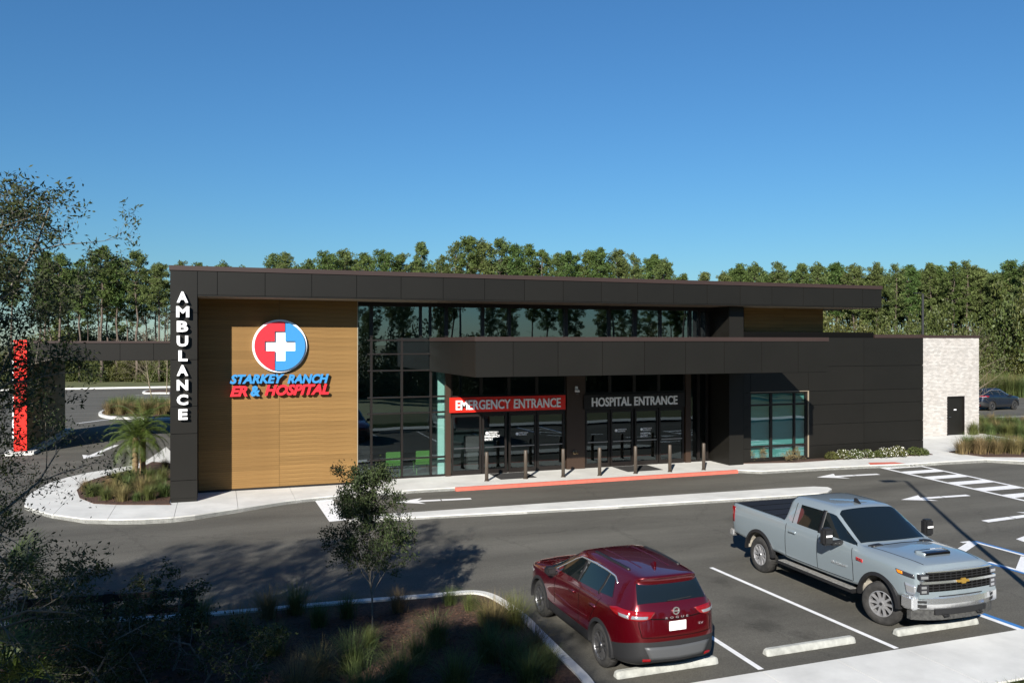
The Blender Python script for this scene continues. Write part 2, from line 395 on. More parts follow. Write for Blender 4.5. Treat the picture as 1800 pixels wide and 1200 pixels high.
# raised divider between the drive lane and the car park
def kerb_bar(name, x0, x1, y0, y1, h, m=M_conc):
    r = (y1-y0)/2; ym = (y0+y1)/2; pts = []
    for k in range(9): a = -math.pi/2+math.pi*k/8; pts.append((x1-r+r*math.cos(a), ym+r*math.sin(a)))
    for k in range(9): a = math.pi/2+math.pi*k/8; pts.append((x0+r+r*math.cos(a), ym+r*math.sin(a)))
    zb = zg(y0); return MB().prism(pts, zb-0.2, zg(ym)+h).build(name, m, bevel=0.0)
isl = []
paving('traffic_divider', [gp(612, 914, -.12), gp(1000, 893, -.12), gp(1300, 875, -.12), gp(1440, 866, -.12), gp(1456, 862.5, -.12), gp(1462, 858.5, -.12), gp(1455, 855.5, -.12), gp(1430, 854.5, -.12), gp(1380, 857, -.12), gp(1000, 881, -.12), gp(720, 900, -.12), gp(640, 905, -.12)],
       [3, 6.05, 9.1, 12.15, 15.2, 18.2, 25], -0.6, -0.12)
# near walk (bottom right) and the lawn edge
yA, yB = 11.25, 9.62
paving('sidewalk', [(5.45, yB), (40, yB), (40, yA), (5.45, yA)], [5.4, 8.4, 9.9, 11.4, 14.4, 17.4, 20.4, 23.4, 40], -0.6, -0.25)
# planting bed at the near left with its kerb
bed_out = [gp(x, y, -.22) for x, y in ((1052, 1210), (1035, 1186), (1000, 1152), (960, 1113), (925, 1079), (895, 1058), (870, 1044), (845, 1037.5), (815, 1037), (760, 1042), (600, 1054.5), (470, 1066), (300, 1080))]
bed_out = smoothpoly(bed_out, 4, False)
def inset_line(pts, d):
    out = []
    for i, p in enumerate(pts):
        a = pts[max(i-1, 0)]; b = pts[min(i+1, len(pts)-1)]
        tx, ty = b[0]-a[0], b[1]-a[1]; l = math.hypot(tx, ty)+1e-9
        out.append((p[0]-ty/l*d, p[1]+tx/l*d))
    return out
bed_in = inset_line(bed_out, 0.17)
x_end, y_end = bed_out[0]
kp = [(x_end, 8.0)]+bed_out+[(-8, bed_out[-1][1]+1.6)]
ki = [(x_end-0.17, 8.0)]+bed_in+[(-8, bed_out[-1][1]+1.43)]
def ring_kerb(name, outl, inl, z0, z1):
    b = MB(); n = len(outl); V = []
    for (ox, oy), (ix, iy) in zip(outl, inl): V += [(ox, oy, z0), (ox, oy, z1), (ix, iy, z1), (ix, iy, z0)]
    b.add(V, [(4*i+k, 4*i+(k+1) % 4, 4*i+4+(k+1) % 4, 4*i+4+k) for i in range(n-1) for k in range(4)])
    return struct(b.build(name, M_conc))
ring_kerb('kerb', kp, ki, -0.6, -0.22)
struct(MB().prism(ccw(ki+[(-8, 8.0)]), -0.6, -0.26).build('planting_bed', M_mulch))
# beds by the building
nose_in = [P0(*p) for p in ((300, 887), (210, 887), (165, 885), (140, 875), (135, 862), (150, 848), (180, 838), (246, 823), (268, 812))]
struct(MB().prism(ccw(nose_in+[(-1.45, 37.0), (-1.45, 28.3)]), -0.1, 0.03).build('planting_bed', M_mulch))
wbed = [P0(*p) for p in ((1308, 814.5), (1400, 812.5), (1500, 806), (1640, 799))]
struct(MB().prism(ccw(wbed+[(30.9, 29.29), (20.75, 29.29)]), -0.1, 0.025).build('planting_bed', M_mulch))
rbed = [P0(*p) for p in ((1668, 794.5), (1700, 799), (1732, 803), (1800, 803.5), (1900, 800), (1900, 778), (1800, 780), (1720, 786))]
struct(MB().prism(ccw(rbed), -0.1, 0.03).build('planting_bed', M_mulch))
ubed = [P0(*p) for p in ((1700, 756), (1740, 764), (1800, 774), (1900, 790), (1900, 745), (1800, 741), (1700, 737))]
struct(MB().prism(ccw(ubed), -0.3, 0.03).build('planting_bed', M_mulch))
# far islands west of the building
def island(poly):
    p = ccw(smoothpoly(poly, 4)); c = (sum(x for x, y in p)/len(p), sum(y for x, y in p)/len(p))
    q = [(c[0]+(x-c[0])*0.94, c[1]+(y-c[1])*0.9) for x, y in p]
    struct(MB().prism(p, -0.4, 0.03).build('kerb', M_conc)); struct(MB().prism(q, 0.0, 0.05).build('planting_bed', M_mulch))
island([P0(*p) for p in ((173, 726.5), (187, 732), (230, 734), (297, 735.5))]+[(1.0, 60.5), (1.0, 70)]+[P0(*p) for p in ((290, 706), (205, 713), (183, 720))])
island([P0(*p) for p in ((253, 690), (297, 690))]+[(2, 84), (2, 91)]+[P0(*p) for p in ((290, 685), (258, 686))])
struct(MB().box(-75, 12, 101, 101.3, -0.4, 0.06).build('kerb', M_conc))

# ---------------------------------------------------------------- painted markings
def mark(poly, m=M_white, px=True, name='road_marking', dz=0.004, label=None):
    o = drape(name, m, [gp(*p) for p in poly] if px else poly, dz); struct(o); return o
mark([(552, 877.5), (583, 875.5), (609, 913.5), (579, 916.5)])
def line(p, q, wd, m=M_white, off=0.0, dz=0.004):
    (x0, y0), (x1, y1) = p, q; l = math.hypot(x1-x0, y1-y0); nx, ny = -(y1-y0)/l, (x1-x0)/l
    a, b = off-wd/2, off+wd/2
    return mark([(x0+nx*a, y0+ny*a), (x1+nx*a, y1+ny*a), (x1+nx*b, y1+ny*b), (x0+nx*b, y0+ny*b)], m, False, dz=dz)
for a in (((1250, 997), (1576, 1139)), ((1225, 1103), (1338, 1176))): line(gp(*a[0]), gp(*a[1]), 0.11)
xl = gp(1250, 997)[0]
def arrow(tip, tail, hl, hw, sw, sh=0.0):
    (x0, y0), (x1, y1) = gp(*tip), gp(*tail); L_ = math.hypot(x1-x0, y1-y0); ux, uy = (x1-x0)/L_, (y1-y0)/L_; nx, ny = -uy, ux
    T = lambda a, b: (x0+ux*a+nx*b, y0+uy*a+ny*b)
    mark([T(0, 0), T(hl, hw), T(hl*0.8, sw), T(L_*0.60, sw), T(L_*0.60, -sw), T(hl*0.8, -sw), T(hl, -hw)], px=False)
    mark([T(L_*0.615, sw), T(L_, sw), T(L_, -sw), T(L_*0.615, -sw)], px=False)
arrow((692, 882.5), (828, 876), 1.0, 0.44, 0.11); arrow((1436, 838.5), (1544, 833), 1.15, 0.50, 0.11)
arrow((1584, 878), (1702, 870), 1.15, 0.46, 0.11); arrow((1850, 900), (1731, 916), 1.1, 0.45, 0.12)
arrow((147, 806), (205, 782), 1.4, 0.5, 0.12)
# crosswalk: two edge lines and rungs
CL = lambda t: tuple(np.array(gp(1533, 818))*(1-t)+np.array(gp(1800, 879.3))*t)
CR = lambda t: tuple(np.array(gp(1600, 815))*(1-t)+np.array(gp(1800, 857.5))*t)
a0, a1 = CL(0.01), CL(1.6); b0, b1 = CR(0.01), CR(2.0)
line(a0, a1, 0.17); line(b0, b1, 0.17)
def on(p, q, y): t = (y-p[1])/(q[1]-p[1]); return p[0]+(q[0]-p[0])*t
yy = 27.25
for k in range(12):
    y1 = yy-k*1.16; y0 = y1-0.50
    if y0 < a1[1]: break
    mark([(on(a0, a1, y1)+.09, y1), (on(b0, b1, y1)-.09, y1), (on(b0, b1, y0)-.09, y0), (on(a0, a1, y0)+.09, y0)], px=False)
# accessible bay: white with blue
q = [gp(*p) for p in ((1690, 953), (1708, 951), (1800, 978), (1738, 987), (1800, 1006), (1735, 1084), (1800, 1106))]
line(q[1], (q[1][0]-0.1, 11.3), 0.11); line(q[1], (q[1][0]-0.1, 11.3), 0.11, M_bluep, 0.11)
line(q[0], q[1], 0.11)
line(q[3], (q[3][0]+0.0, 11.3), 0.11); line(q[3], (q[3][0], 11.3), 0.11, M_bluep, -0.11)
xw = gp(1740, 1087)[0]
line((xw, 17.0), (xw, 11.3), 0.13); line((xw, 17.0), (xw, 11.3), 0.13, M_bluep, 0.13)
line((q[3][0], 16.2), (q[1][0]-0.05, 16.9), 0.25, dz=0.007); line((q[3][0], 14.4), (q[1][0]-0.1, 15.3), 0.25, dz=0.007); line((q[3][0], 12.6), (q[1][0]-0.1, 13.5), 0.25, dz=0.007)
mark([(1786, 947), (1800, 942), (1815, 945), (1800, 952)])
line(gp(135, 744), gp(205, 735), 0.18)
for k in range(6): line(gp(238, 694+k*3.1), gp(297, 693+k*2.9), 0.14)
for k in range(4): line((47+k*2.9, 47), (49+k*2.9, 52), 0.12)
line((46, 42.5), (62, 41.6), 0.12)

# ================================================================ THE BUILDING
YF, YW, YG, YD, YC, YB = 28.3, 29.85, 30.4, 29.3, 24.5, 34.2
B = thing('hospital_building', 'low modern hospital with bronze metal panels, wood cladding and a glass front', 'building', (0, 0, 0))
def panels(parent, xs, zs, y, t=0.03, gap=0.008, m=M_panel, name='panel'):
    for a, b in zip(xs[:-1], xs[1:]):
        for c, d in zip(zs[:-1], zs[1:]):
            box(name, m, parent, a+gap, b-gap, y, y+t, c+gap, d-gap)
def panelsX(parent, ys, zs, x, t=0.03, gap=0.008, m=M_panel):   # on a face looking west
    for a, b in zip(ys[:-1], ys[1:]):
        for c, d in zip(zs[:-1], zs[1:]):
            box('panel', m, parent, x, x+t, a+gap, b-gap, c+gap, d-gap)
XR = XY(1550, YF); XP = XY(347, YF); XL = XY(299, YF)
ZS, ZT, ZC = 6.62, 7.58, 7.43
# roof slab: backing, soffit, coping, fascia panels
roof = box('roof', M_joint, B, XL+.04, XR-.02, YF+.035, 46, ZS+.03, ZC-.01)
box('soffit', M_soffit, roof, XP+.01, XR-.02, YF+.12, 45.9, ZS-.006, ZS+.026)
box('coping', M_cap, roof, XL-.03, XR+.03, YF-.03, 46.05, ZC, ZT)
box('fascia_lip', M_panel, roof, XP+.01, XR, YF+.005, YF+.115, ZS-.012, ZS+.026)
fx = [XP]+[XY(p, YF) for p in (382, 466, 548, 627, 705, 779, 852, 922, 990, 1057, 1121, 1184, 1243, 1301, 1357, 1412, 1465)]; fx += [fx[-1]+1.56, XR]
panels(roof, fx, [ZS+.03, ZC], YF)
panelsX(roof, [YF+.03, 31, 34, 37, 40, 43, 46], [ZS+.03, ZC], XL)
# pillar with its own panels
pil = box('pillar', M_joint, B, XL+.035, XP-.035, YF+.035, 31.0, -0.05, ZC-.012)
pz = [0.12]+[atY(323, y, YF)[2] for y in (844, 762, 714, 632, 549)]+[ZC]
panels(pil, [XL, XP], pz, YF); box('plinth', M_panel, pil, XL+.015, XP-.015, YF+.012, 31, -0.05, 0.118)
for a, b in zip(pz[:-1], pz[1:]):
    box('panel', M_panel, pil, XP-.03, XP-.001, YF+.032, 29.8, a+.008, b-.008); box('panel', M_panel, pil, XL+.001, XL+.03, YF+.032, 31, a+.008, b-.008)
# wood wall of planks
XW = XY(628, YW); XJ = XY(491, YW)
wood = box('wood_wall', M_joint, B, XP-.02, XW-.01, YW+.03, YG+.35, 0.0, ZS)
NP = 44; ph = (ZS-.07)/NP
pm = {}
for ci, (a, b) in enumerate(((XP, XJ), (XJ, XW))):
    me = MB().box(a+.004, b-.004, YW, YW+.035, 0.0015, ph-.0015).mesh('plank')
    for k in range(NP):
        o = link('plank', me, M_wood, wood, (0, 0, 0.07+k*ph))
box('base_flashing', M_frame, wood, XP, XW, YW-.01, YW+.03, -0.02, 0.066)
box('corner_trim', M_soffit, wood, XW-.003, XW+.022, YW-.004, YG, 0.0, ZS-.01)
# core of the building (walls that are not seen through)
core = box('wall', M_panel, B, XP, 4.4, 30.8, 46, -0.1, ZS+.02)
box('wall', M_panel, B, XP, 25.6, 45.6, 46, -0.1, ZS+.025)
YU = 30.15; XU0, XU1 = XY(1308, YU), XY(1447, YU)
box('wall', M_panel, B, 21.5, XU1-.05, 30.3, 45.59, 0, ZS+.015)
up = box('wood_wall', M_joint, B, XU0-.05, XU1-.01, YU+.03, 30.298, 5.3, ZS)
for k in range(9):
    for a, b in ((XU0, XU0+2.1), (XU0+2.1, XU1)): box('plank', M_wood, up, a+.004, b-.004, YU, YU+.035, 5.31+k*ph, 5.31+(k+1)*ph-.006)
# interior seen through the glass
M_int = mat('interior_wall', (0.22, 0.25, 0.26), 0.8, var=0.1, scale=0.6); M_floor = mat('interior_floor', (0.16, 0.16, 0.15), 0.4, var=0.2, scale=1.2)
inn = box('interior_floor', M_floor, B, 4.42, 21.45, YG+.06, 37.5, -0.1, 0.0)
box('interior_wall', M_int, inn, 4.42, 21.45, 37.5, 37.7, 0, ZS); box('ceiling', M_int, inn, 8.6, 21.45, YG+.12, 37.48, 4.2, 4.4)
box('partition', M_int, inn, 13.35, 13.5, YG+.3, 37.4, 0, 4.18); box('ceiling', M_int, inn, 4.5, 8.58, YG+.12, 37.48, 6.45, 6.55)
box('partition', mat('pale_wall', (0.62, 0.66, 0.64), 0.7), inn, XY(768, 30.9), XY(786, 30.9), 30.75, 31.0, 0, 4.19)
# ---- curtain wall
def xg(p): return XY(p, YG)
def zgl(y): return atY(700, y, YG)[2]
cw = MB(); mulls = []
zb = 0.08
def vert(x, wd, z0, z1, dep=.10, y=YG): return (x-wd/2, x+wd/2, y-dep, y+.06, z0, z1)
cwo = box('curtain_wall', M_frame, B, xg(628), xg(1262), YG+.0, YG+.06, -0.04, zb)
lowm = [xg(p) for p in (652.5, 706, 757)]
for x in lowm: box('mullion', M_frame, cwo, *vert(x, .075, zb, zgl(593), .07))
tz = [zgl(y) for y in (806, 726, 698, 651, 622, 598)]
for z in tz: box('transom', M_frame, cwo, lowm[0]-.14, lowm[2]+.04, YG-.075, YG+.052, z-.026, z+.026)
for z in tz[:4]: box('transom', M_frame, cwo, lowm[2]+.045, xg(782), YG-.05, YG+.05, z-.035, z+.035)
upm = [(652.5, .12), (739, .09), (756, .08), (784, .13), (848, .12), (895, .10), (994, .16), (1070, .12), (1115, .16), (1160, .10), (1212, .12), (1228, .10), (1241, .12)]
for p, wd in upm: box('mullion', M_frame, cwo, *vert(xg(p), wd, zgl(592), ZS-.02, .08))
box('head_frame', M_frame, cwo, xg(630), xg(1262), YG-.09, YG+.055, ZS-.16, ZS-.012)
box('sill_frame', M_frame, cwo, xg(757), xg(1262), YG-.085, YG+.055, 5.08, 5.24)
def pane(x0, x1, z0, z1, m=M_glass, y=YG, parent=None): return box('pane', m, parent or cwo, x0+.002, x1-.002, y+.005, y+.017, z0+.002, z1-.002)
pane(xg(629), lowm[0], zb, ZS-.16)
rows = [zb]+tz
for a, b in ((lowm[0], lowm[1]), (lowm[1], lowm[2])):
    for c, d in zip(rows[:-1], rows[1:]): pane(a, b, c, d, M_glass4 if d < 2.6 else M_glass)
rows = [zb]+tz[:4]
for c, d in zip(rows[:-1], rows[1:]): pane(lowm[2], xg(782), c, d, M_glass3)
ux = [xg(p) for p, _ in upm]
for a, b in zip(ux[:-1], ux[1:]): pane(a, b, tz[5] if b <= xg(757) else 5.24, ZS-.16)
box('wall', M_panel, B, xg(1241)+.06, XU0-.05, YG+.0, YG+.12, 5.1, ZS-.01)
# corner column beside the lobby glass and the one between the entrances
for p0, p1 in ((782, 791), (994.5, 1026), (1203, 1212)):
    box('column', M_brownmetal, B, xg(p0), xg(p1), YG-.12, YG+.07, -.02, 4.2)
# ---- entrances: transom lights, sign band, four leaves each
def entrance(name, p0, p1, leaves_, ups):
    e = box(name, M_frame, B, xg(p0), xg(p1), YG-.06, YG+.05, 2.36, 3.06)
    for a, b in zip(ups[:-1], ups[1:]): pane(xg(a)+.05, xg(b)-.05, 3.06, 4.1, M_glass2, YG, e)
    for a in ups: box('mullion', M_frame, e, *vert(xg(a), .13, 3.062, 4.15, .06))
    for a, b in leaves_:
        x0, x1 = xg(a), xg(b); fw = .075
        d = MB().box(x0, x0+fw, YG-.05, YG+.04, 0.0, 2.35).box(x1-fw, x1, YG-.05, YG+.04, 0.0, 2.35).box(x0+fw, x1-fw, YG-.05, YG+.04, 0.0, .18).box(x0+fw, x1-fw, YG-.05, YG+.04, 2.24, 2.35).build('door', M_frame, B)
        box('pane', M_glass2, d, x0+fw, x1-fw, YG-.004, YG+.008, .18, 2.24)
        box('push_bar', mat('steel', (.35, .35, .36), .35, 1.0), d, x0+fw+.02, x1-fw-.02, YG-.075, YG-.055, 1.02, 1.06)
    return e
e1 = entrance('emergency_entrance', 791.5, 994, ((793, 845.5), (847, 890), (894, 942), (943.5, 991)), (791.5, 845, 894, 943, 994))
e2 = entrance('hospital_entrance', 1026.5, 1203, ((1028, 1071), (1072.5, 1112), (1115, 1156), (1157.5, 1201)), (1026.5, 1071, 1114, 1157, 1203))
# stickers on the door glass
for (p, yb_, wd, s, hh) in ((852, 774, .62, 'EMERGENCY\nENTRY', .20), (1126, 768, .48, 'HOSPITAL\nENTRY', .20)):
    X, _, Z = atY(p, yb_, YG); words(s, 'sticker', B, M_signwhite, X, YG-.008, Z, wd, hh, bold=.02)
for (p, yb_, wd) in ((855, 764, .50), (908, 765, .48), (1082, 759, .50), (1127, 757, .50)):
    X, _, Z = atY(p, yb_, YG); words('STARKEY RANCH\nER & HOSPITAL', 'sticker', B, M_signwhite, X+.09, YG-.008, Z, wd-.09, .13, bold=.02)
    MB().lathe([(.0, 0), (.06, 0), (.06, -.003), (.0, -.003)], 14, 'y', (X+.02, YG-.008, Z+.065)).build('sticker', M_signwhite, B)
# sidelight right of the hospital entrance
for a, b in ((1213, 1226), (1228, 1241)): pane(xg(a), xg(b), .06, 4.1, M_glass2)
box('mullion', M_frame, cwo, *vert(xg(1227), .12, zb, 4.15, .06)); box('mullion', M_frame, cwo, *vert(xg(1242), .10, zb, 4.15, .06))
# ---- entrance canopy
CX0, CX1, CZ0, CZ1 = XY(835.7, YC), XY(1455, YC), atY(835.7, 663.3, YC)[2], atY(835.7, 591.7, YC)[2]
can = box('entrance_canopy', M_joint, B, CX0+.035, CX1-.035, YC+.035, YG-.1, CZ0+.02, CZ1-.15)
box('coping', M_cap, can, CX0-.03, CX1+.03, YC-.03, YG-.1, CZ1-.14, CZ1)
box('soffit', M_panel, can, CX0+.03, CX1-.03, YC+.03, YG-.12, CZ0-.004, CZ0+.019)
cx = [CX0]+[XY(p, YC) for p in (902, 981, 1059, 1133, 1205, 1273, 1339, 1403)]+[CX1]
panels(can, cx, [CZ0, CZ1-.145], YC)
panelsX(can, [YC+.032, 25.95, 27.45, 28.95, YG-.1], [CZ0, CZ1-.145], CX0)
for a, b in zip([YC+.032, 25.95, 27.45, 28.95], [25.95, 27.45, 28.95, YG-.1]): box('panel', M_panel, can, CX1-.03, CX1, a+.008, b-.008, CZ0+.008, CZ1-.153)
# ---- east wing: dark panels, window, pilaster
xd = lambda p: XY(p, YD)
zd = lambda y: atY(1600, y, YD)[2]
EX1 = xd(1623); WX0, WX1 = xd(1319), xd(1421); WZ0, WZ1 = atY(1370, 806, YD)[2], atY(1370, 688.5, YD)[2]
ZE = zd(594); ZE1 = zd(588)
wing = MB().box(xd(1290), WX0, YD+.035, YD+.4, -.1, ZE).box(WX1, EX1-.03, YD+.035, YD+.4, -.1, ZE).box(WX0, WX1, YD+.035, YD+.4, -.1, WZ0).box(WX0, WX1, YD+.035, YD+.4, WZ1, ZE).box(21.5, EX1-.03, YD+.4, 30.29, -.1, .0).build('east_wall', M_joint, B)
box('wall', M_panel, B, 25.7, EX1-.035, 30.3, 46, -.1, ZE-.05); box('wall', M_panel, B, 21.5, 25.69, 30.29, 30.299, -.1, ZE-.06)
zr = [0.0, zd(774), zd(739), zd(706), zd(683), zd(642), ZE]
xr = [WX1, WX1+3.05, EX1]
panels(wing, xr, zr, YD); panels(wing, [WX0, WX1], [WZ1, zd(642), ZE], YD); panels(wing, [xd(1307), WX0], zr, YD); panels(wing, [WX0, WX1], [-.05, WZ0], YD)
box('coping', M_cap, wing, xd(1537), EX1+.03, YD-.03, YD+.42, ZE+.002, ZE1)
box('coping', M_cap, wing, EX1-.38, EX1+.03, YD+.422, 46, ZE+.002, ZE1)
pilx = (XY(1282, 29.0), XY(1307, 29.0))
ps = box('pilaster', M_panel, B, pilx[0], pilx[1], 29.0, YG+.2, -.03, ZS-.014)
box('parapet', M_dark, B, xd(1308), xd(1537)-.002, YD+.05, YD+.3, ZE+.001, atY(1400, 583.5, YD)[2])
# east window
we = MB()
for p, wd in ((1320.5, .07), (1357.5, .11), (1398.5, .09), (1419, .08)): we.box(xd(p)-wd/2, xd(p)+wd/2, YD+.06, YD+.16, WZ0+.071, WZ1-.071)
wz = [atY(1370, y, YD)[2] for y in (711, 783)]
win = MB().box(WX0, WX1, YD+.055, YD+.165, WZ0, WZ0+.07).box(WX0, WX1, YD+.055, YD+.165, WZ1-.07, WZ1).build('window', M_frame, B)
we.build('mullion', M_frame, win)
for z in wz: box('transom', M_frame, win, WX0+.01, WX1-.01, YD+.063, YD+.157, z-.035, z+.035)
wxs = [WX0+.03, xd(1357.5), xd(1398.5), WX1-.03]; wzs = [WZ0+.06, wz[1], wz[0], WZ1-.06]
for a, b in zip(wxs[:-1], wxs[1:]):
    for c, d in zip(wzs[:-1], wzs[1:]): pane(a, b, c, d, M_glass3, YD+.1, win)
M_blind = mat('window_blind', (0.16, 0.30, 0.30), 0.8, var=0.06, scale=0.5)
box('blind', M_blind, win, WX0+.01, WX1-.01, YD+.26, YD+.28, WZ0+.02, WZ1-.02)
box('trim', M_soffit, win, WX1-.004, WX1+.02, YD-.012, YD+.05, WZ0, WZ1+.02); box('trim', M_soffit, win, WX0, WX1-.005, YD-.012, YD+.05, WZ1, WZ1+.02)
# ---- brick wing
BX0, BX1 = 34.0, XY(1721, YB); DX0, DX1 = XY(1665.5, YB), XY(1695, YB); BZ = atY(1721, 594, YB)[2]; DZ = atY(1680, 697, YB)[2]
bw = MB().box(BX0, DX0-.02, YB+.02, YB+.3, -.05, BZ).box(DX1+.02, BX1-.01, YB+.02, YB+.3, -.05, BZ).box(DX0-.02, DX1+.02, YB+.02, YB+.3, DZ+.03, BZ).box(EX1, BX1-.02, YB+.3, 46, -.05, BZ-.02).build('brick_wall', M_mortar, B)
mb = MB(); ch = .0762; nb_ = int(BZ/ch)
for r in range(nb_):
    z0 = r*ch+.008; x = BX0-(.1016 if r % 2 else 0)
    while x < BX1:
        a, b = max(x, BX0), min(x+.193, BX1); x += .2032
        if b-a < .02: continue
        segs = [(a, b)]
        if z0 < DZ+.03:
            if a > DX0-.02 and b < DX1+.02: continue
            if a < DX0-.02 < b: segs = [(a, DX0-.02)]
            elif a < DX1+.02 < b: segs = [(DX1+.02, b)]
        for s0, s1 in segs:
            if s1-s0 > .015: mb.box(s0, s1, YB+random.uniform(-.004, .006), YB+.03, z0, z0+ch-.010)
tag(mb.build('bricks', M_brick, bw), kind='stuff')
box('coping', M_cap, bw, BX0, BX1+.03, YB-.03, 46, BZ+.002, atY(1721, 589.5, YB)[2])
dr = box('service_door', M_panel, B, DX0+.05, DX1-.05, YB+.06, YB+.11, .01, DZ-.04)
MB().box(DX0-.018, DX0+.05, YB-.01, YB+.12, 0, DZ-.03).box(DX1-.05, DX1+.018, YB-.01, YB+.12, 0, DZ-.03).box(DX0-.018, DX1+.018, YB-.01, YB+.12, DZ-.03, DZ+.028).build('frame', M_frame, dr)
box('door_plate', M_signwhite, dr, (DX0+DX1)/2-.09, (DX0+DX1)/2+.09, YB+.05, YB+.059, 1.36, 1.42)
MB().tube([(DX0+.12, YB+.06, 1.0), (DX0+.12, YB+.0, 1.0), (DX0+.25, YB+.0, 1.0)], .014, 6).build('handle', MATS['steel'], dr)
# small fittings on the column between the entrances
o = MB().lathe([(0, 0), (.10, 0), (.10, .05), (.06, .10), (0, .12)], 16, 'z').build('camera_housing', M_signwhite)
o.location = (xg(1010), YG-.26, atY(1010, 688, YG)[2]); tag(o, 'white domed security camera above the column between the two entrances', 'security camera')
MB().lathe([(0, -.1), (.05, -.085), (.085, -.04), (.09, 0)], 16, 'z').build('dome', M_black, o); box('bracket', M_signwhite, o, -.03, .03, 0, .14, .02, .22)
o = MB().lathe([(0, 0), (.09, 0), (.09, -.03), (.05, -.05), (.05, -.09), (0, -.09)], 14, 'y').build('hose_connection', mat('brass', (.25, .19, .12), .4, 1.0))
o.location = (xg(1008), YG-.12, .68); tag(o, 'small brass fire hose connection low on the column between entrances', 'hose connection')
for sx in (-1, 1): MB().tube([(0, -.07, 0), (sx*.09, -.15, -.04)], .035, 8).build('nozzle', MATS['brass'], o)

# ---- ambulance canopy to the west
YM = 43.7; MX0, MX1 = XY(24, YM), XY(47, YM); AZ0, AZ1 = 4.22, 5.17
A = thing('ambulance_canopy', 'flat dark ambulance canopy with a red fronted wood clad fin wall', 'canopy')
mast = box('fin_wall', M_joint, A, MX0+.03, MX1-.03, YM+.06, 54, 0.03, 5.17)
for k in range(32):
    box('plank', M_wood, mast, MX1-.03, MX1, YM+.07, 54, .07+k*.16, .07+k*.16+.153)
fr = box('red_panel', M_orange, mast, MX0, MX1, YM, YM+.055, .06, 5.22)
for k in range(7): box('letter', M_signwhite, mast, MX0-.11, MX0+.028, YM+.25, YM+.55, 3.9-k*.56, 4.30-k*.56)
box('kerb', M_conc, A, MX0-.35, MX1+.35, YM-.35, 54.4, -.3, .03)
cb = box('canopy_roof', M_joint, A, MX0+.05, XL+.02, 43.96, 54, AZ0+.02, AZ1-.11)
box('coping', M_cap, cb, MX1+.002, XL+.03, 43.88, 54.05, AZ1-.10, AZ1); box('soffit', M_panel, cb, MX1+.01, XL, 43.95, 53.95, AZ0-.004, AZ0+.018)
panels(cb, [MX1+.01, -7.45, -5.95, XY(211, 43.92), XY(270, 43.92), XL+.02], [AZ0, AZ1-.11], 43.92)

# ================================================================ SIGNS
S = thing('logo_sign', 'round red and blue cross emblem with white ring on the wood wall', 'sign')
cxl, cz = (atY(443, 607, YW)[0]+atY(539, 607, YW)[0])/2, atY(491, 608, YW)[2]; RB = .925
MB().lathe([(0, 0), (RB, 0), (RB, -.13), (0, -.13)], 64, 'y', (cxl, YW, cz)).build('disc', M_signwhite, S)
RI = .86*RB+.06; a_, b_ = .185*RB, .56*RB
def arc(x0, z0, x1, z1, n=40):
    t0 = math.atan2(z0, x0); t1 = math.atan2(z1, x1)
    while t1 < t0: t1 += 2*math.pi
    return [(RI*math.cos(t0+(t1-t0)*k/n), RI*math.sin(t0+(t1-t0)*k/n)) for k in range(n+1)]
zt = math.sqrt(RI*RI-a_*a_); g_ = .012
red = arc(a_-g_, zt, -a_-g_, -zt)+[(-a_-g_, -b_*.0-a_), (-b_, -a_), (-b_, a_), (-a_-g_, a_), (-a_-g_, b_), (a_-g_, b_)]
for nm, pts, m in (('red_half', red, M_signred), ('blue_half', [(-x, -z) for x, z in red], M_signblue)):
    MB().prismY([(cxl+x, cz+z) for x, z in pts], YW-.21, YW-.131).build(nm, m, S)
S = thing('name_sign', 'raised italic letters reading STARKEY RANCH ER & HOSPITAL on the wood wall', 'sign')
def fit(s, m, p0, yt, p1, yb, Y, parent, dy=0.0, **k):
    x0, _, z0 = atY(p0, yb, Y); x1, _, z1 = atY(p1, yt, Y)
    letters(s, parent, m, x0, Y+dy, z0, x1-x0, atY((p0+p1)/2, yt, Y)[2]-atY((p0+p1)/2, yb, Y)[2], **k)
kw = dict(depth=.09, bold=.045, shear=.28, dy=-.09)
fit('STARKEY', M_signblue, 404, 658, 499.5, 674.5, YW, S, **kw); fit('RANCH', M_signblue, 504.5, 657.5, 577, 673.8, YW, S, **kw)
fit('ER', M_signred, 404, 678, 435, 696.5, YW, S, **kw); fit('&', M_signblue, 440, 677.5, 456.5, 696, YW, S, depth=.09, bold=.045, shear=.1, dy=-.09)
fit('HOSPITAL', M_signred, 464.5, 676, 577.5, 695, YW, S, **kw)
S = thing('ambulance_sign', 'white vertical letters reading AMBULANCE on the tall pillar', 'sign')
for k, chx in enumerate('AMBULANCE'):
    yt = 513+k*(718-513)/8; fx0, fx1 = (311, 331) if chx not in 'MLE' else ((310, 333) if chx == 'M' else (314, 330))
    x0, _, z0 = atY(fx0, yt+19, YF); x1, _, z1 = atY(fx1, yt, YF)
    letters(chx, S, M_signwhite, x0, YF-.06, z0, x1-x0, z1-z0, depth=.10, bold=.04)
S = thing('emergency_sign', 'red band with white letters reading EMERGENCY ENTRANCE over the doors', 'sign')
ys = YG-.2
x0, _, z1 = atY(791, 699, ys); x1, _, z0 = atY(994, 723, ys)
box('band', M_orange, S, x0, x1, ys, YG-.065, atY(800, 725, ys)[2], z1)
zc = atY(893, 709.5, ys)[2]; xa, xb, xc, xe = [XY(p, ys) for p in (801, 897, 903, 985)]
letters('EMERGENCY', S, M_signwhite, xa, ys, zc-.185, xb-xa, .37, depth=.05, bold=.018); letters('ENTRANCE', S, M_signwhite, xc, ys, zc-.185, xe-xc, .37, depth=.05, bold=.018)
S = thing('hospital_sign', 'dark band with pale letters reading HOSPITAL ENTRANCE over the right doors', 'sign')
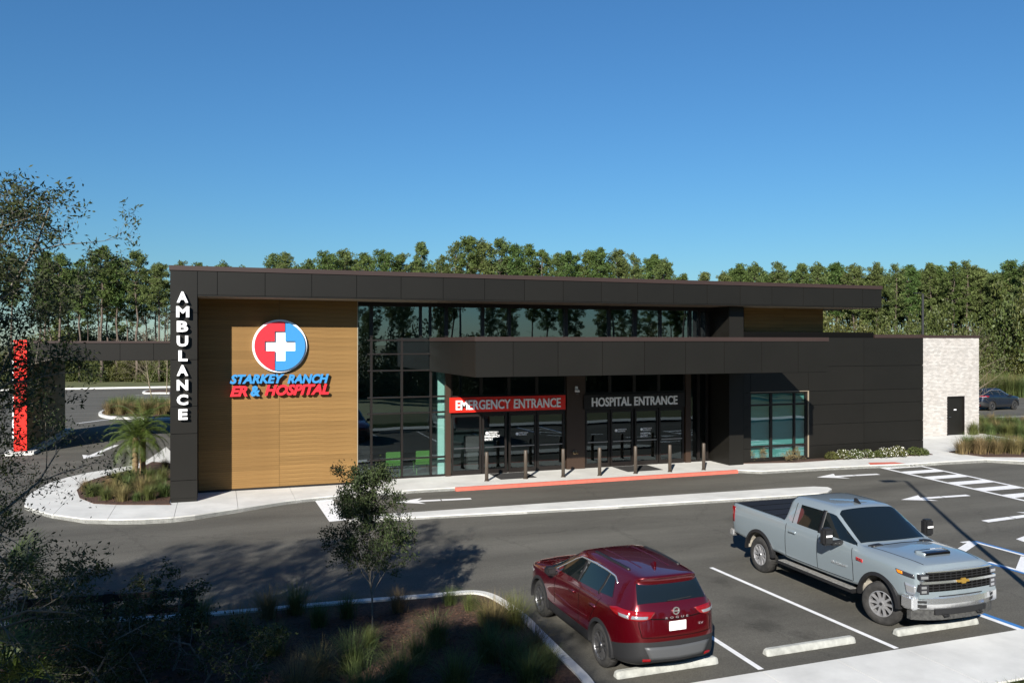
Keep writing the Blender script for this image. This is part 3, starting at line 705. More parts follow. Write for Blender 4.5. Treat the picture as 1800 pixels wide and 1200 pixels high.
box('band', M_frame, S, XY(1027, ys), XY(1203, ys), ys, YG-.065, 2.40, 2.98)
zc = atY(1115, 704.5, ys)[2]; xa, xb, xc, xe = [XY(p, ys) for p in (1040, 1109, 1114.5, 1190)]
letters('HOSPITAL', S, M_signwhite, xa, ys, zc-.185, xb-xa, .37, depth=.05, bold=.018); letters('ENTRANCE', S, M_signwhite, xc, ys, zc-.185, xe-xc, .37, depth=.05, bold=.018)
S = thing('side_sign', 'blue and red round emblem seen edge on, jutting past the pillar', 'sign')
MB().lathe([(0, 0), (.95, 0), (.95, -.12), (0, -.12)], 40, 'x', (XL, 34.5, 6.35)).build('disc', M_signwhite, S)
MB().add([(XL-.2, 34.5+.9*math.cos(t), 6.35+.9*math.sin(t)) for t in np.linspace(0, math.pi, 20)]+[(XL-.121, 34.5+.9*math.cos(t), 6.35+.9*math.sin(t)) for t in np.linspace(0, math.pi, 20)],
         [tuple(range(20)), tuple(range(39, 19, -1))]+[(i, (i+1) % 20, 20+(i+1) % 20, 20+i) for i in range(20)]).build('blue_half', M_signblue, S)
MB().add([(XL-.2, 34.5+.9*math.cos(t), 6.33+.9*math.sin(t)) for t in np.linspace(math.pi, 2*math.pi, 20)]+[(XL-.121, 34.5+.9*math.cos(t), 6.33+.9*math.sin(t)) for t in np.linspace(math.pi, 2*math.pi, 20)],
         [tuple(range(20)), tuple(range(39, 19, -1))]+[(i, (i+1) % 20, 20+(i+1) % 20, 20+i) for i in range(20)]).build('red_half', M_signred, S)

# ================================================================ FURNITURE OF THE FRONT
bp = [(855.5, 845), (924, 841), (990, 838), (1054, 835.5), (1117, 832), (1177.5, 829), (1237, 825.5)]
bme = MB().lathe([(0, 0), (.068, 0), (.068, 1.045), (.056, 1.07), (0, 1.078)], 20).mesh('bollard', True)
bcap = MB().lathe([(.095, 0), (.095, .018), (.069, .024)], 20).mesh('foot_collar', True)
ordn = ['leftmost brown steel bollard, in front of the emergency doors', 'second brown bollard from the left by the red kerb', 'third brown bollard from the left, beside the middle column', 'middle brown bollard of the seven, in front of the hospital doors', 'fifth brown bollard from the left by the right door mat', 'sixth brown bollard from the left, right of the door mat', 'rightmost brown steel bollard, near the dark corner pilaster']
for p, lb in zip(bp, ordn):
    x, y = gp(p[0], p[1], 0); o = link('bollard', bme, M_bollard, None, (x, y, 0)); tag(o, lb, 'bollard', 'bollards in front of the entrances')
    link('foot_collar', bcap, M_bollard, o)
M_mat = mat('door_mat_fibre', (0.022, 0.021, 0.020), 0.95, var=0.2, scale=30)
for p, lb in ((((861, 834), (910, 831), (944, 837), (876, 841)), 'dark door mat in front of the emergency doors'), (((1084, 822.3), (1150, 819.5), (1168, 825.5), (1105, 829.8)), 'dark door mat in front of the hospital doors')):
    q = [gp(x, y, .012) for x, y in p]; xs = sorted(a for a, b in q); 
    o = MB().box(xs[0]+.1, xs[3]-.1, 28.95, 30.25, 0.001, .012).build('door_mat', M_mat); tag(o, lb, 'door mat', 'door mats')
    box('rubber_edge', M_black, o, xs[0]+.06, xs[3]-.06, 28.91, 30.27, 0.0005, .008)
# wheel stops
def wheel_stop(p0, p1, lb):
    (x0, y0), (x1, y1) = gp(*p0), gp(*p1); y = (y0+y1)/2+.09
    b = MB(); prof = [(-.085, 0), (-.075, .05), (-.045, .115), (.045, .115), (.075, .05), (.085, 0)]
    n = len(prof); xs = [x0, x0+.05, x1-.05, x1]; sc = [.80, 1, 1, .80]
    V = [(x, y+p*s, zg(y)+.004+q_*s) for x, s in zip(xs, sc) for p, q_ in prof]
    F = [(i*n+j, i*n+j+1, (i+1)*n+j+1, (i+1)*n+j) for i in range(3) for j in range(n-1)]+[(i*n+n-1, i*n, (i+1)*n, (i+1)*n+n-1) for i in range(3)]+[tuple(range(n)), tuple(range(4*n-1, 3*n-1, -1))]
    b.add(V, F); o = b.build('wheel_stop', M_conc2, bevel=.008); tag(o, lb, 'wheel stop', 'concrete wheel stops'); return y
wheel_stop((1082, 1192), (1269, 1170), 'concrete wheel stop under the rear of the red car')
wheel_stop((1345, 1152), (1512, 1133), 'concrete wheel stop in the empty bay between the vehicles')
wheel_stop((1577, 1118), (1726, 1098), 'concrete wheel stop under the front bumper of the pickup')
# lamp post out of frame right, whose shadow falls across the bays; and the one behind the wing
def lamp(loc, h, arm, rz, lb, pw=1.0):
    t = thing('street_lamp', lb, 'street lamp', loc, rz, 'car park lamps')
    MB().tube([(0, 0, .6), (0, 0, h)], [.085*pw, .06*pw], 10).build('pole', M_black, t); MB().lathe([(0, 0), (.27, 0), (.27, .6), (.25, .62), (0, .62)], 20).build('base', M_conc2, t)
    MB().tube([(0, 0, h-.08), (-arm*.5, 0, h+.03), (-arm, 0, h+.05)], .035, 8).build('arm', M_black, t)
    MB().box(-arm-.6, -arm, -.16, .16, h+.0, h+.09).build('lamp_head', M_black, t, bevel=.02)
lamp((14.75, 10.0, zg(10)-.05), 9.2, .45, R_(-8), 'tall dark lamp post casting its shadow across the accessible bay')
lx, ly, lz = atY(1622, 516, 50); lamp((lx, 50, -.12), lz+.1, .25, 0, 'dark lamp post rising behind the brick wing', 1.5)
# chairs in the lobby
M_green = mat('green_chair', (0.17, 0.30, 0.065), 0.5)
def chair(x, y, rz, lb):
    t = thing('lobby_chair', lb, 'chair', (x, y, 0.0), rz, 'green lobby chairs')
    MB().box(-.30, .30, -.28, .28, .38, .47).build('seat', M_green, t, bevel=.02); MB().box(-.30, .30, .22, .30, .47, .92).build('backrest', M_green, t, bevel=.02)
    for sx in (-1, 1):
        for sy in (-1, 1): MB().tube([(sx*.26, sy*.24, 0.0), (sx*.26, sy*.24, .38)], .018, 6).build('leg', M_green, t)
for p, lb in ((690, 'left green lobby chair behind the glass'), (742, 'right green lobby chair behind the glass')):
    chair(XY(p, 31.3)*1.0, 31.35, R_(180), lb)
dk = thing('reception_stand', 'pale stand just inside the emergency doors', 'stand', (XY(829, 31.6), 31.6, 0))
MB().box(-.28, .28, -.2, .2, .75, 1.35).build('screen', M_signwhite, dk, bevel=.02); MB().box(-.22, .22, -.16, .16, 0, .75).build('cabinet', MATS['pale_wall'], dk)
# ================================================================ VEHICLES
from mathutils.bvhtree import BVHTree
M_tyre = mat('tyre_rubber', (0.030, 0.029, 0.028), 0.85, var=0.35, scale=9, spec=0.3)
M_alloy = mat('alloy_rim', (0.33, 0.33, 0.34), 0.35, 0.55)
M_rimdark = mat('rim_barrel', (0.015, 0.015, 0.016), 0.5)
M_chrome = mat('chrome', (0.78, 0.79, 0.80), 0.16, 0.85)
M_carglass = mat('car_glass', (0.006, 0.009, 0.010), 0.02, spec=0.7)
M_lampglass = mat('lamp_lens', (0.45, 0.46, 0.48), 0.08, 0.6, spec=0.8)
M_lampdark = mat('lamp_housing', (0.03, 0.03, 0.035), 0.1, spec=0.8)
M_tail = mat('tail_lamp', (0.20, 0.004, 0.006), 0.08, spec=0.8)
M_amber = mat('amber_lens', (0.8, 0.22, 0.01), 0.12)
M_gold = mat('gold_emblem', (0.62, 0.38, 0.08), 0.3, 0.7)
M_clad = mat('grey_cladding', (0.013, 0.013, 0.014), 0.6)
M_bumper = mat('grey_bumper', (0.085, 0.088, 0.092), 0.5, 0.3)
M_plate = mat('number_plate', (0.75, 0.76, 0.74), 0.5)
M_well = mat('dusty_liner', (0.30, 0.275, 0.23), 0.95, var=0.35, scale=4)
M_under = mat('underbody', (0.010, 0.010, 0.010), 0.9)
def paint(name, col, rough=.32, metal=.35, coat=1.0):
    return mat(name, col, rough, metal, coat=coat, spec=.5)

def car_body(rows, matf, crease, cutters, cut_r, cut_y, well=9, bulge=(.05, .05), lv=2):
    """control cage of rows (bottom to roof) by stations (rear to front), subdivided, wheel arches cut; faces carry a part number"""
    J = len(rows)-1; N = len(rows[0])-1
    bm = bmesh.new(); cl = bm.edges.layers.float.new('crease_edge')
    Lf = [[bm.verts.new(rows[j][i]) for j in range(J)] for i in range(N+1)]
    Rg = [[bm.verts.new((rows[j][i][0], -rows[j][i][1], rows[j][i][2])) for j in range(J)] for i in range(N+1)]
    top = [bm.verts.new((rows[J][i][0], 0, rows[J][i][2])) for i in range(N+1)]
    bot = [bm.verts.new((rows[0][i][0], 0, rows[0][i][2])) for i in range(N+1)]
    def face(vs, mi):
        f = bm.faces.new(vs); f.material_index = mi; f.smooth = True
    for i in range(N):
        for j in range(J):
            a = Lf[i][j+1] if j+1 < J else top[i]; b = Lf[i+1][j+1] if j+1 < J else top[i+1]
            face((Lf[i][j], Lf[i+1][j], b, a)[::-1], matf('L', i, j))
            a = Rg[i][j+1] if j+1 < J else top[i]; b = Rg[i+1][j+1] if j+1 < J else top[i+1]
            face((Rg[i][j], Rg[i+1][j], b, a), matf('R', i, j))
        face((bot[i], bot[i+1], Lf[i+1][0], Lf[i][0]), matf('B', i, 0)); face((bot[i], Rg[i][0], Rg[i+1][0], bot[i+1]), matf('B', i, 0))
    for i, kind, sg, bl in ((0, 'rear', -1, bulge[0]), (N, 'front', 1, bulge[1])):
        grid = []
        for j in range(J):
            p = Lf[i][j].co
            grid.append([Lf[i][j]]+[bm.verts.new((p.x+sg*bl, p.y*f, p.z)) for f in (.62, -.62)]+[Rg[i][j]])
        for j in range(J-1):
            for k in range(3): face((grid[j][k], grid[j][k+1], grid[j+1][k+1], grid[j+1][k]), matf(kind, k, j))
        face(tuple(grid[J-1])+(top[i],), matf(kind, 1, J-1)); face(tuple(grid[0][::-1])+(bot[i],), matf(kind, 1, -1))
    bm.edges.ensure_lookup_table()
    for i in range(N+1):
        for j in range(J):
            for S_ in (Lf, Rg):
                if i < N:
                    e = bm.edges.get((S_[i][j], S_[i+1][j])); e[cl] = crease('row', i, j)
                if j+1 < J:
                    e = bm.edges.get((S_[i][j], S_[i][j+1])); e[cl] = crease('st', i, j)
                else:
                    e = bm.edges.get((S_[i][j], top[i])); e[cl] = crease('st', i, j)
    bmesh.ops.recalc_face_normals(bm, faces=bm.faces)
    me = bpy.data.meshes.new('cage'); bm.to_mesh(me); bm.free()
    for k in range(12): me.materials.append(M_dark)
    o = bpy.data.objects.new('cage', me); COL.objects.link(o)
    s = o.modifiers.new('s', 'SUBSURF'); s.levels = lv; s.render_levels = lv
    tmp = []
    for (x, z) in cutters:
        for sg in (-1, 1):
            c = MB().lathe([(0, cut_y), (cut_r, cut_y), (cut_r, cut_y+.8), (0, cut_y+.8)], 40, 'y').mesh('cut', True)
            for k in range(12): c.materials.append(M_dark)
            c.polygons.foreach_set('material_index', [well]*len(c.polygons))
            co = bpy.data.objects.new('cut', c); COL.objects.link(co); co.location = (x, 0, z); co.scale = (1, sg, 1); tmp.append(co)
            if sg < 0:
                bmx = bmesh.new(); bmx.from_mesh(c); bmesh.ops.reverse_faces(bmx, faces=bmx.faces); bmx.to_mesh(c); bmx.free()
                co.scale = (1, 1, 1)
                for v in c.vertices: v.co.y *= -1
            bo = o.modifiers.new('b', 'BOOLEAN'); bo.operation = 'DIFFERENCE'; bo.solver = 'EXACT'; bo.object = co
    bpy.context.view_layer.update()
    ev = bpy.data.meshes.new_from_object(o.evaluated_get(bpy.context.evaluated_depsgraph_get()))
    for t in tmp+[o]: bpy.data.objects.remove(t)
    return ev
def take(ev, idx, inset=0.0, off=0.0):
    bm = bmesh.new(); bm.from_mesh(ev)
    bmesh.ops.delete(bm, geom=[f for f in bm.faces if f.material_index not in idx], context='FACES')
    if inset:
        bmesh.ops.remove_doubles(bm, verts=bm.verts, dist=1e-5)
        r = bmesh.ops.inset_region(bm, faces=bm.faces[:], thickness=inset, use_even_offset=True, use_boundary=True)
        bmesh.ops.delete(bm, geom=r['faces'], context='FACES')
    if off:
        bm.normal_update()
        for v in bm.verts: v.co += v.normal*off
    for f in bm.faces: f.material_index = 0
    me = bpy.data.meshes.new('part'); bm.to_mesh(me); bm.free()
    me.polygons.foreach_set('use_smooth', [True]*len(me.polygons))
    return me
class Skin:
    """lays lamps, seams and badges on the evaluated body"""
    def __init__(s, ev):
        bm = bmesh.new(); bm.from_mesh(ev); s.t = BVHTree.FromBMesh(bm); bm.free()
    def hit(s, a, b, mode):
        o, d = {'L': ((a, 3, b), (0, -1, 0)), 'R': ((a, -3, b), (0, 1, 0)), 'rear': ((-6, a, b), (1, 0, 0)), 'front': ((9, a, b), (-1, 0, 0)), 'top': ((a, b, 5), (0, 0, -1))}[mode]
        p, n, _, _ = s.t.ray_cast(Vector(o), Vector(d))
        if p is None: return None
        return p, -Vector(d)
    def band(s, A, Bp, mode, name, m, parent, off=.006, nu=8, nv=4):
        """surface between two polylines given in the plane of the view"""
        def samp(P, t):
            L_ = [0]
            for i in range(len(P)-1): L_.append(L_[-1]+math.dist(P[i], P[i+1]))
            d = t*L_[-1]
            for i in range(len(P)-1):
                if d <= L_[i+1]+1e-9:
                    u = (d-L_[i])/max(L_[i+1]-L_[i], 1e-9); return (P[i][0]+(P[i+1][0]-P[i][0])*u, P[i][1]+(P[i+1][1]-P[i][1])*u)
            return P[-1]
        nu = max(nu, 4*(len(A)-1)); b = MB(); V = []; last = None
        for i in range(nu+1):
            pa, pb = samp(A, i/nu), samp(Bp, i/nu)
            for j in range(nv+1):
                t = j/nv; h = s.hit(pa[0]+(pb[0]-pa[0])*t, pa[1]+(pb[1]-pa[1])*t, mode)
                if h is None: h = last or (Vector((0, 0, -5)), Vector((0, 0, 1)))
                last = h; V.append(tuple(h[0]+h[1]*off))
        n = nv+1; F = [(i*n+j, i*n+j+1, (i+1)*n+j+1, (i+1)*n+j) for i in range(nu) for j in range(nv)]
        k = len(V); dn = {'L': (0, -1, 0), 'R': (0, 1, 0), 'rear': (1, 0, 0), 'front': (-1, 0, 0), 'top': (0, 0, -1)}[mode]
        V2 = [(x+dn[0]*(off+.01), y+dn[1]*(off+.01), z+dn[2]*(off+.01)) for x, y, z in V]
        per = [j for j in range(n)]+[i*n+n-1 for i in range(1, nu+1)]+[nu*n+j for j in range(n-2, -1, -1)]+[i*n for i in range(nu-1, 0, -1)]
        F += [(per[q_], per[(q_+1) % len(per)], per[(q_+1) % len(per)]+k, per[q_]+k) for q_ in range(len(per))]
        b.add(V+V2, F); return b.build(name, m, parent, smooth=True)
    def seam(s, P, mode, parent, wd=.010, m=None, off=.0025, name='seam'):
        A, Bq = [], []
        for i, p in enumerate(P):
            a, c = P[max(i-1, 0)], P[min(i+1, len(P)-1)]; tx, ty = c[0]-a[0], c[1]-a[1]; l = math.hypot(tx, ty)+1e-9
            A.append((p[0]-ty/l*wd/2, p[1]+tx/l*wd/2)); Bq.append((p[0]+ty/l*wd/2, p[1]-tx/l*wd/2))
        return s.band(A, Bq, mode, name, m or M_dark, parent, off, nu=max(8, 6*len(P)), nv=1)

WH = {}
def wheel(parent, x, y, r, wd, rimr, nsp, steer=0.0, sw=.04, key='a'):
    w_ = bpy.data.objects.new('wheel', None); COL.objects.link(w_); w_.parent = parent; w_.location = (x, y, r)
    w_.rotation_euler = (0, R_(random.uniform(0, 60)), (0 if y > 0 else math.pi)+steer); w_.rotation_mode = 'XYZ'; w_.rotation_euler = (0, 0, (0 if y > 0 else math.pi)+steer)
    if key not in WH:
        h = wd/2
        ty = MB().lathe([(rimr-.01, h*.8), (rimr+.015, h*.98), (r*.80, h*1.04), (r-.035, h*.97), (r-.006, h*.78), (r, h*.6), (r, -h*.6), (r-.006, -h*.78), (r-.035, -h), (rimr, -h*.9), (rimr-.01, -h*.8)], 48, 'y')
        n = 60
        for k in range(n):                       # tread blocks
            a = 2*math.pi*k/n; ca, sa = math.cos(a), math.sin(a); da = math.pi/n*.62
            V = []
            for rr in (r-.004, r+.006):
                for hh in (-h*.62, h*.62):
                    for aa in (a-da, a+da): V.append((rr*math.cos(aa), hh, rr*math.sin(aa)))
            ty.add(V, [(0, 1, 3, 2), (4, 6, 7, 5), (0, 4, 5, 1), (2, 3, 7, 6), (0, 2, 6, 4), (1, 5, 7, 3)])
        tyre = ty.mesh('tyre', True)
        rm = MB().lathe([(rimr, h*.55), (rimr, h*.95), (rimr-.014, h*.98), (rimr-.022, h*.8), (rimr-.03, h*.2)], 40, 'y').lathe([(0, h*.95), (.05, h*.95), (.062, h*.8), (.062, h*.3)], 20, 'y')
        for k in range(nsp):
            a = 2*math.pi*(k//2*2+(.5 if k % 2 == 0 else 1.5)*.75+.1)/nsp if key == 'suv' else 2*math.pi*k/nsp
            t = Vector((math.cos(a), 0, math.sin(a))); q_ = Vector((-math.sin(a), 0, math.cos(a)))
            V = []
            for rr, ww, hh in ((.045, sw*.9, h*.86), (rimr*.55, sw*.55, h*.80), (rimr-.012, sw*.8, h*.90)):
                for dw, dh in ((-1, -.035), (1, -.035), (.75, 0), (-.75, 0)): p = t*rr+q_*(ww/2*dw); V.append((p.x, hh+dh, p.z))
            rm.add(V, [(i*4+j, i*4+(j+1) % 4, i*4+4+(j+1) % 4, i*4+4+j) for i in range(2) for j in range(4)]+[(0, 1, 2, 3), (11, 10, 9, 8)])
        rim = rm.mesh('rim'); bar = MB().lathe([(rimr, h*.5), (rimr-.03, h*.15), (0, h*.15)], 32, 'y').mesh('barrel'); hub = MB().lathe([(0, h*1.0), (.032, h*.99), (.034, h*.9)], 16, 'y').mesh('hub_cap')
        WH[key] = (tyre, rim, bar, hub)
    t_, r_, b_, h_ = WH[key]
    link('tyre', t_, M_tyre, w_); link('rim', r_, M_alloy if key == 'truck' else mat('machined_rim', (.15, .15, .155), .3, .8), w_); link('brake_disc', b_, M_rimdark, w_); link('hub_cap', h_, M_rimdark, w_)
    return w_
def arch(parent, x, z, r0, r1, y0, y1, m, a0=-8, a1=188, name='arch_trim'):
    for sg in (1, -1):
        b = MB(); n = 28; V = []
        for k in range(n+1):
            a = R_(a0+(a1-a0)*k/n)
            for rr, yy in ((r0, y0), (r0, y1), (r1, y1-.012), (r1+.006, y0)): V.append((x+rr*math.cos(a), sg*yy, z+rr*math.sin(a)))
        b.add(V, [(4*i+k, 4*i+(k+1) % 4, 4*i+4+(k+1) % 4, 4*i+4+k) for i in range(n) for k in range(4)]+[(0, 1, 2, 3), (4*n+3, 4*n+2, 4*n+1, 4*n)])
        b.build(name, m, parent, smooth=False)

# ---------------------------------------------------------------- compact SUV
def suv_rows():
    X = {}
    st = 11
    lowx = [-.97, -.80, -.42, .05, .55, 1.15, 1.75, 2.35, 2.85, 3.30, 3.60]
    hw = [.66, .84, .905, .915, .905, .90, .905, .915, .915, .86, .62]
    r0 = [(x, h-.16, z) for x, h, z in zip(lowx, hw, [.34, .27, .24, .23, .22, .22, .22, .22, .23, .24, .28])]
    r1 = [(x-(.02 if i == 0 else 0), h-.02, z) for i, (x, h, z) in enumerate(zip(lowx, hw, [.42, .32, .29, .27, .26, .26, .26, .27, .28, .30, .34]))]
    r2 = [(x-(.03 if i == 0 else 0), h, z) for i, (x, h, z) in enumerate(zip(lowx, hw, [.72, .66, .56, .48, .45, .45, .45, .48, .52, .56, .58]))]
    r3 = [(x+(.02 if i == 0 else 0), h+.005, z) for i, (x, h, z) in enumerate(zip(lowx, hw, [.92, .90, .86, .80, .77, .76, .76, .78, .79, .78, .74]))]
    r4 = [(x+(.06 if i == 0 else 0), h-.01, z) for i, (x, h, z) in enumerate(zip(lowx, hw, [1.10, 1.115, 1.11, 1.085, 1.06, 1.04, 1.02, 1.0, .98, .93, .84]))]
    r5 = [(-.86, .66, 1.24), (-.70, .765, 1.235), (-.36, .825, 1.22), (.05, .84, 1.185), (.55, .845, 1.155), (1.15, .845, 1.13), (1.80, .845, 1.105), (2.38, .83, 1.075), (2.85, .80, 1.04), (3.28, .72, .98), (3.54, .52, .88)]
    r6 = [(-.64, .58, 1.585), (-.46, .61, 1.58), (-.14, .63, 1.58), (.15, .64, 1.59), (.55, .65, 1.595), (1.00, .65, 1.59), (1.36, .63, 1.56), (2.34, .70, 1.12), (2.85, .62, 1.085), (3.26, .52, 1.01), (3.52, .38, .90)]
    r7 = [(-.76, .53, 1.655), (-.48, .55, 1.67), (-.12, .56, 1.68), (.15, .565, 1.69), (.55, .57, 1.695), (1.00, .57, 1.685), (1.30, .54, 1.655), (2.38, .46, 1.145), (2.85, .40, 1.105), (3.26, .34, 1.03), (3.52, .24, .91)]
    r8 = [(-.80, 0, 1.68), (-.48, 0, 1.70), (-.12, 0, 1.71), (.15, 0, 1.72), (.55, 0, 1.725), (1.00, 0, 1.715), (1.26, 0, 1.685), (2.44, 0, 1.155), (2.87, 0, 1.115), (3.26, 0, 1.04), (3.52, 0, .92)]
    return [r0, r1, r2, r3, r4, r5, r6, r7, r8]
def suv_matf(kind, i, j):
    # 0 paint 1 cladding 2 side glass 3 windscreen 4 rear glass 5 under
    if kind == 'B': return 5
    if kind in 'LR':
        if j <= 1: return 1
        if j == 5 and 2 <= i <= 6: return 2 if kind == 'L' else 6
        if i == 6 and j in (6, 7): return 3
        return 0
    if kind == 'rear':
        if j <= 1: return 1
        if j == 5: return 4
        return 0
    if kind == 'front': return 1 if j in (-1, 0, 1, 2) else 0
    return 0
def suv_crease(k, i, j):
    if k == 'row': return {0: .5, 1: .4, 2: .5, 4: .35, 5: .55, 6: .6, 7: .3}.get(j, 0)
    if i == 0: return .35
    if i == 10: return .3
    if i in (6, 7) and j >= 6: return .5
    return 0
suv_ev = car_body(suv_rows(), suv_matf, suv_crease, ((0, .36), (2.705, .36)), .405, .58, bulge=(.07, .10))
def make_suv(name, label, loc, rz, pm, detail=True):
    t = thing(name, label, 'car', loc, rz)
    link('body', take(suv_ev, {0, 2, 3, 4, 6, 7}), pm, t); link('cladding', take(suv_ev, {1}), M_clad, t); link('underbody', take(suv_ev, {5}), M_under, t); [link('wheel_well', q, M_under, t) for q in split_islands(take(suv_ev, {9}))]
    for k, ins in ((2, .030), (6, .030), (3, .045), (4, .006)):
        g = link('windscreen' if k == 3 else ('rear_window' if k == 4 else 'side_window'), take(suv_ev, {k}, ins, .004), M_carglass, t)
    for x in (0, 2.705):
        for y in (.79, -.79): wheel(t, x, y, .355, .225, .245, 10, 0, .032, 'suv')
        arch(t, x, .36, .392, .455, .84, .928, M_clad)
    sk = Skin(suv_ev)
    for md, sg in (('L', 1), ('R', -1)):
        # door shuts, handles, chrome over the windows
        sk.seam([(1.93, .52), (1.95, .8), (1.88, 1.08)], md, t); sk.seam([(.86, .50), (.86, .8), (.84, 1.12)], md, t); sk.seam([(.42, .62), (.30, .80), (.10, 1.05), (.02, 1.15)], md, t)
        sk.seam([(2.06, 1.12), (1.72, 1.30), (1.42, 1.46), (1.20, 1.545), (.6, 1.575), (.2, 1.565), (-.12, 1.54), (-.26, 1.46)], md, t, .026, M_chrome, .008, 'window_trim')
        sk.seam([(1.02, 1.16), (.98, 1.3), (.92, 1.54)], md, t, .07, M_black, .007, 'door_pillar'); sk.seam([(.17, 1.19), (.10, 1.35), (.06, 1.54)], md, t, .06, M_black, .007, 'door_pillar')
        for hx in (1.05, .16): sk.seam([(hx, .96), (hx+.10, .965), (hx+.20, .96)], md, t, .035, pm, .03, 'door_handle')
        sk.seam([(1.9, .70), (1.2, .66), (.5, .70)], md, t, .012, pm, .012, 'crease')
        # side part of the tail lamp
        sk.band([(-.30, 1.12), (-.50, 1.17), (-.80, 1.17)], [(-.36, 1.105), (-.52, 1.05), (-.84, 1.03)], md, 'tail_lamp', M_tail, t, .008)
        sk.band([(-.60, 1.10), (-.80, 1.10)], [(-.62, 1.06), (-.82, 1.045)], md, 'lamp_lens', M_lampglass, t, .012)
        sk.band([(3.05, .86), (3.3, .84)], [(3.1, .80), (3.32, .78)], md, 'head_lamp', M_lampglass, t, .008)
        mr = MB().box(1.86, 2.04, sg*.90, sg*1.09, 1.05, 1.20).build('mirror', M_black, t, bevel=.03); MB().box(1.90, 2.0, sg*.80, sg*.92, 1.05, 1.095).build('arm', M_black, mr)
    for sg in (1, -1):
        sk.band([(sg*.74, 1.17), (sg*.58, 1.17), (sg*.36, 1.15)], [(sg*.78, 1.03), (sg*.58, 1.025), (sg*.46, 1.06)], 'rear', 'tail_lamp', M_tail, t, .010)
        sk.band([(sg*.74, 1.10), (sg*.50, 1.095)], [(sg*.76, 1.05), (sg*.52, 1.055)], 'rear', 'lamp_lens', M_lampglass, t, .014)
        sk.band([(sg*.62, .435), (sg*.50, .435)], [(sg*.62, .395), (sg*.50, .395)], 'rear', 'reflector', M_tail, t, .028)
        sk.seam([(.95, sg*.50), (.3, sg*.515), (-.28, sg*.48)], 'top', t, .045, M_black, .022, 'roof_rail')
        sk.seam([(1.1, sg*.27), (.4, sg*.28), (-.3, sg*.26)], 'top', t, .012, pm, .006, 'roof_rib')
        sk.seam([(sg*.64, 1.15), (sg*.66, .95), (sg*.63, .78)], 'rear', t)
    sk.seam([(-.63, .78), (-.3, .765), (.3, .765), (.63, .78)], 'rear', t); sk.seam([(-.46, 1.05), (0, 1.02), (.46, 1.05)], 'rear', t, .016)
    sk.band([(-.60, .63), (0, .615), (.60, .63)], [(-.50, .42), (0, .405), (.50, .42)], 'rear', 'rear_bumper_plate', M_bumper, t, .020, nu=14)
    sk.band([(-.45, .78), (-.45, .78)], [(-.45, .78), (-.45, .78)], 'rear', 'seam', M_dark, t) if False else None
    h = sk.hit(.0, .93, 'rear')[0].x
    MB().box(h-.022, h-.004, -.155, .155, .85, 1.0).build('number_plate', M_plate, t, bevel=.003)
    h2 = sk.hit(0, 1.12, 'rear')[0].x
    em = MB().lathe([(.045, 0), (.062, 0), (.062, -.02), (.045, -.02), (.045, 0)], 28, 'x', (h2-.002, 0, 1.145)).build('emblem', M_chrome, t); MB().box(h2-.024, h2-.002, -.062, .062, 1.135, 1.155).build('emblem_bar', M_chrome, em)
    h3 = sk.hit(0, 1.04, 'rear')[0].x
    words('ROGUE', 'lettering', t, M_alloy, h3-.012, .21, 1.035, .42, .034, .006, rot=(0, 0, R_(-90)), bold=.01, space=1.9)
    h4 = sk.hit(-.44, .9, 'rear')[0].x
    words('SV', 'lettering', t, M_alloy, h4-.012, -.40, .895, .085, .036, .006, rot=(0, 0, R_(-90)), bold=.01, space=1.2)
    # wiper, fin, spoiler
    hw_ = sk.hit(0, 1.2, 'rear')[0]; MB().tube([(sk.hit(-.10, 1.29, 'rear')[0].x-.02, -.10, 1.29), (sk.hit(.12, 1.30, 'rear')[0].x-.025, .12, 1.30), (sk.hit(-.32, 1.315, 'rear')[0].x-.02, -.34, 1.315)], .009, 6).build('wiper', M_black, t)
    f = MB(); f.prismY([(-.32, 1.69), (-.16, 1.70), (-.27, 1.775), (-.31, 1.775)], -.02, .02); f.build('antenna_fin', pm, t, bevel=.008)
    return t
M_redpaint = paint('red_car_paint', (0.092, 0.0015, 0.0055), .26, .5)
SUVX, SUVY = 7.02, 12.62
make_suv('red_suv', 'dark red compact SUV parked with its rear towards the walk', (SUVX, SUVY, zg(12)+.001), R_(90.3), M_redpaint)
M_navy = paint('navy_car_paint', (0.010, 0.016, 0.030), .3, .4)
dx, dy = gp(1738, 722); dx2, dy2 = gp(1790, 719)
make_suv('navy_suv', 'dark navy SUV parked beyond the brick wall', (dx+.2, dy+.8, -.119), math.atan2(dy2-dy, dx2-dx), M_navy)

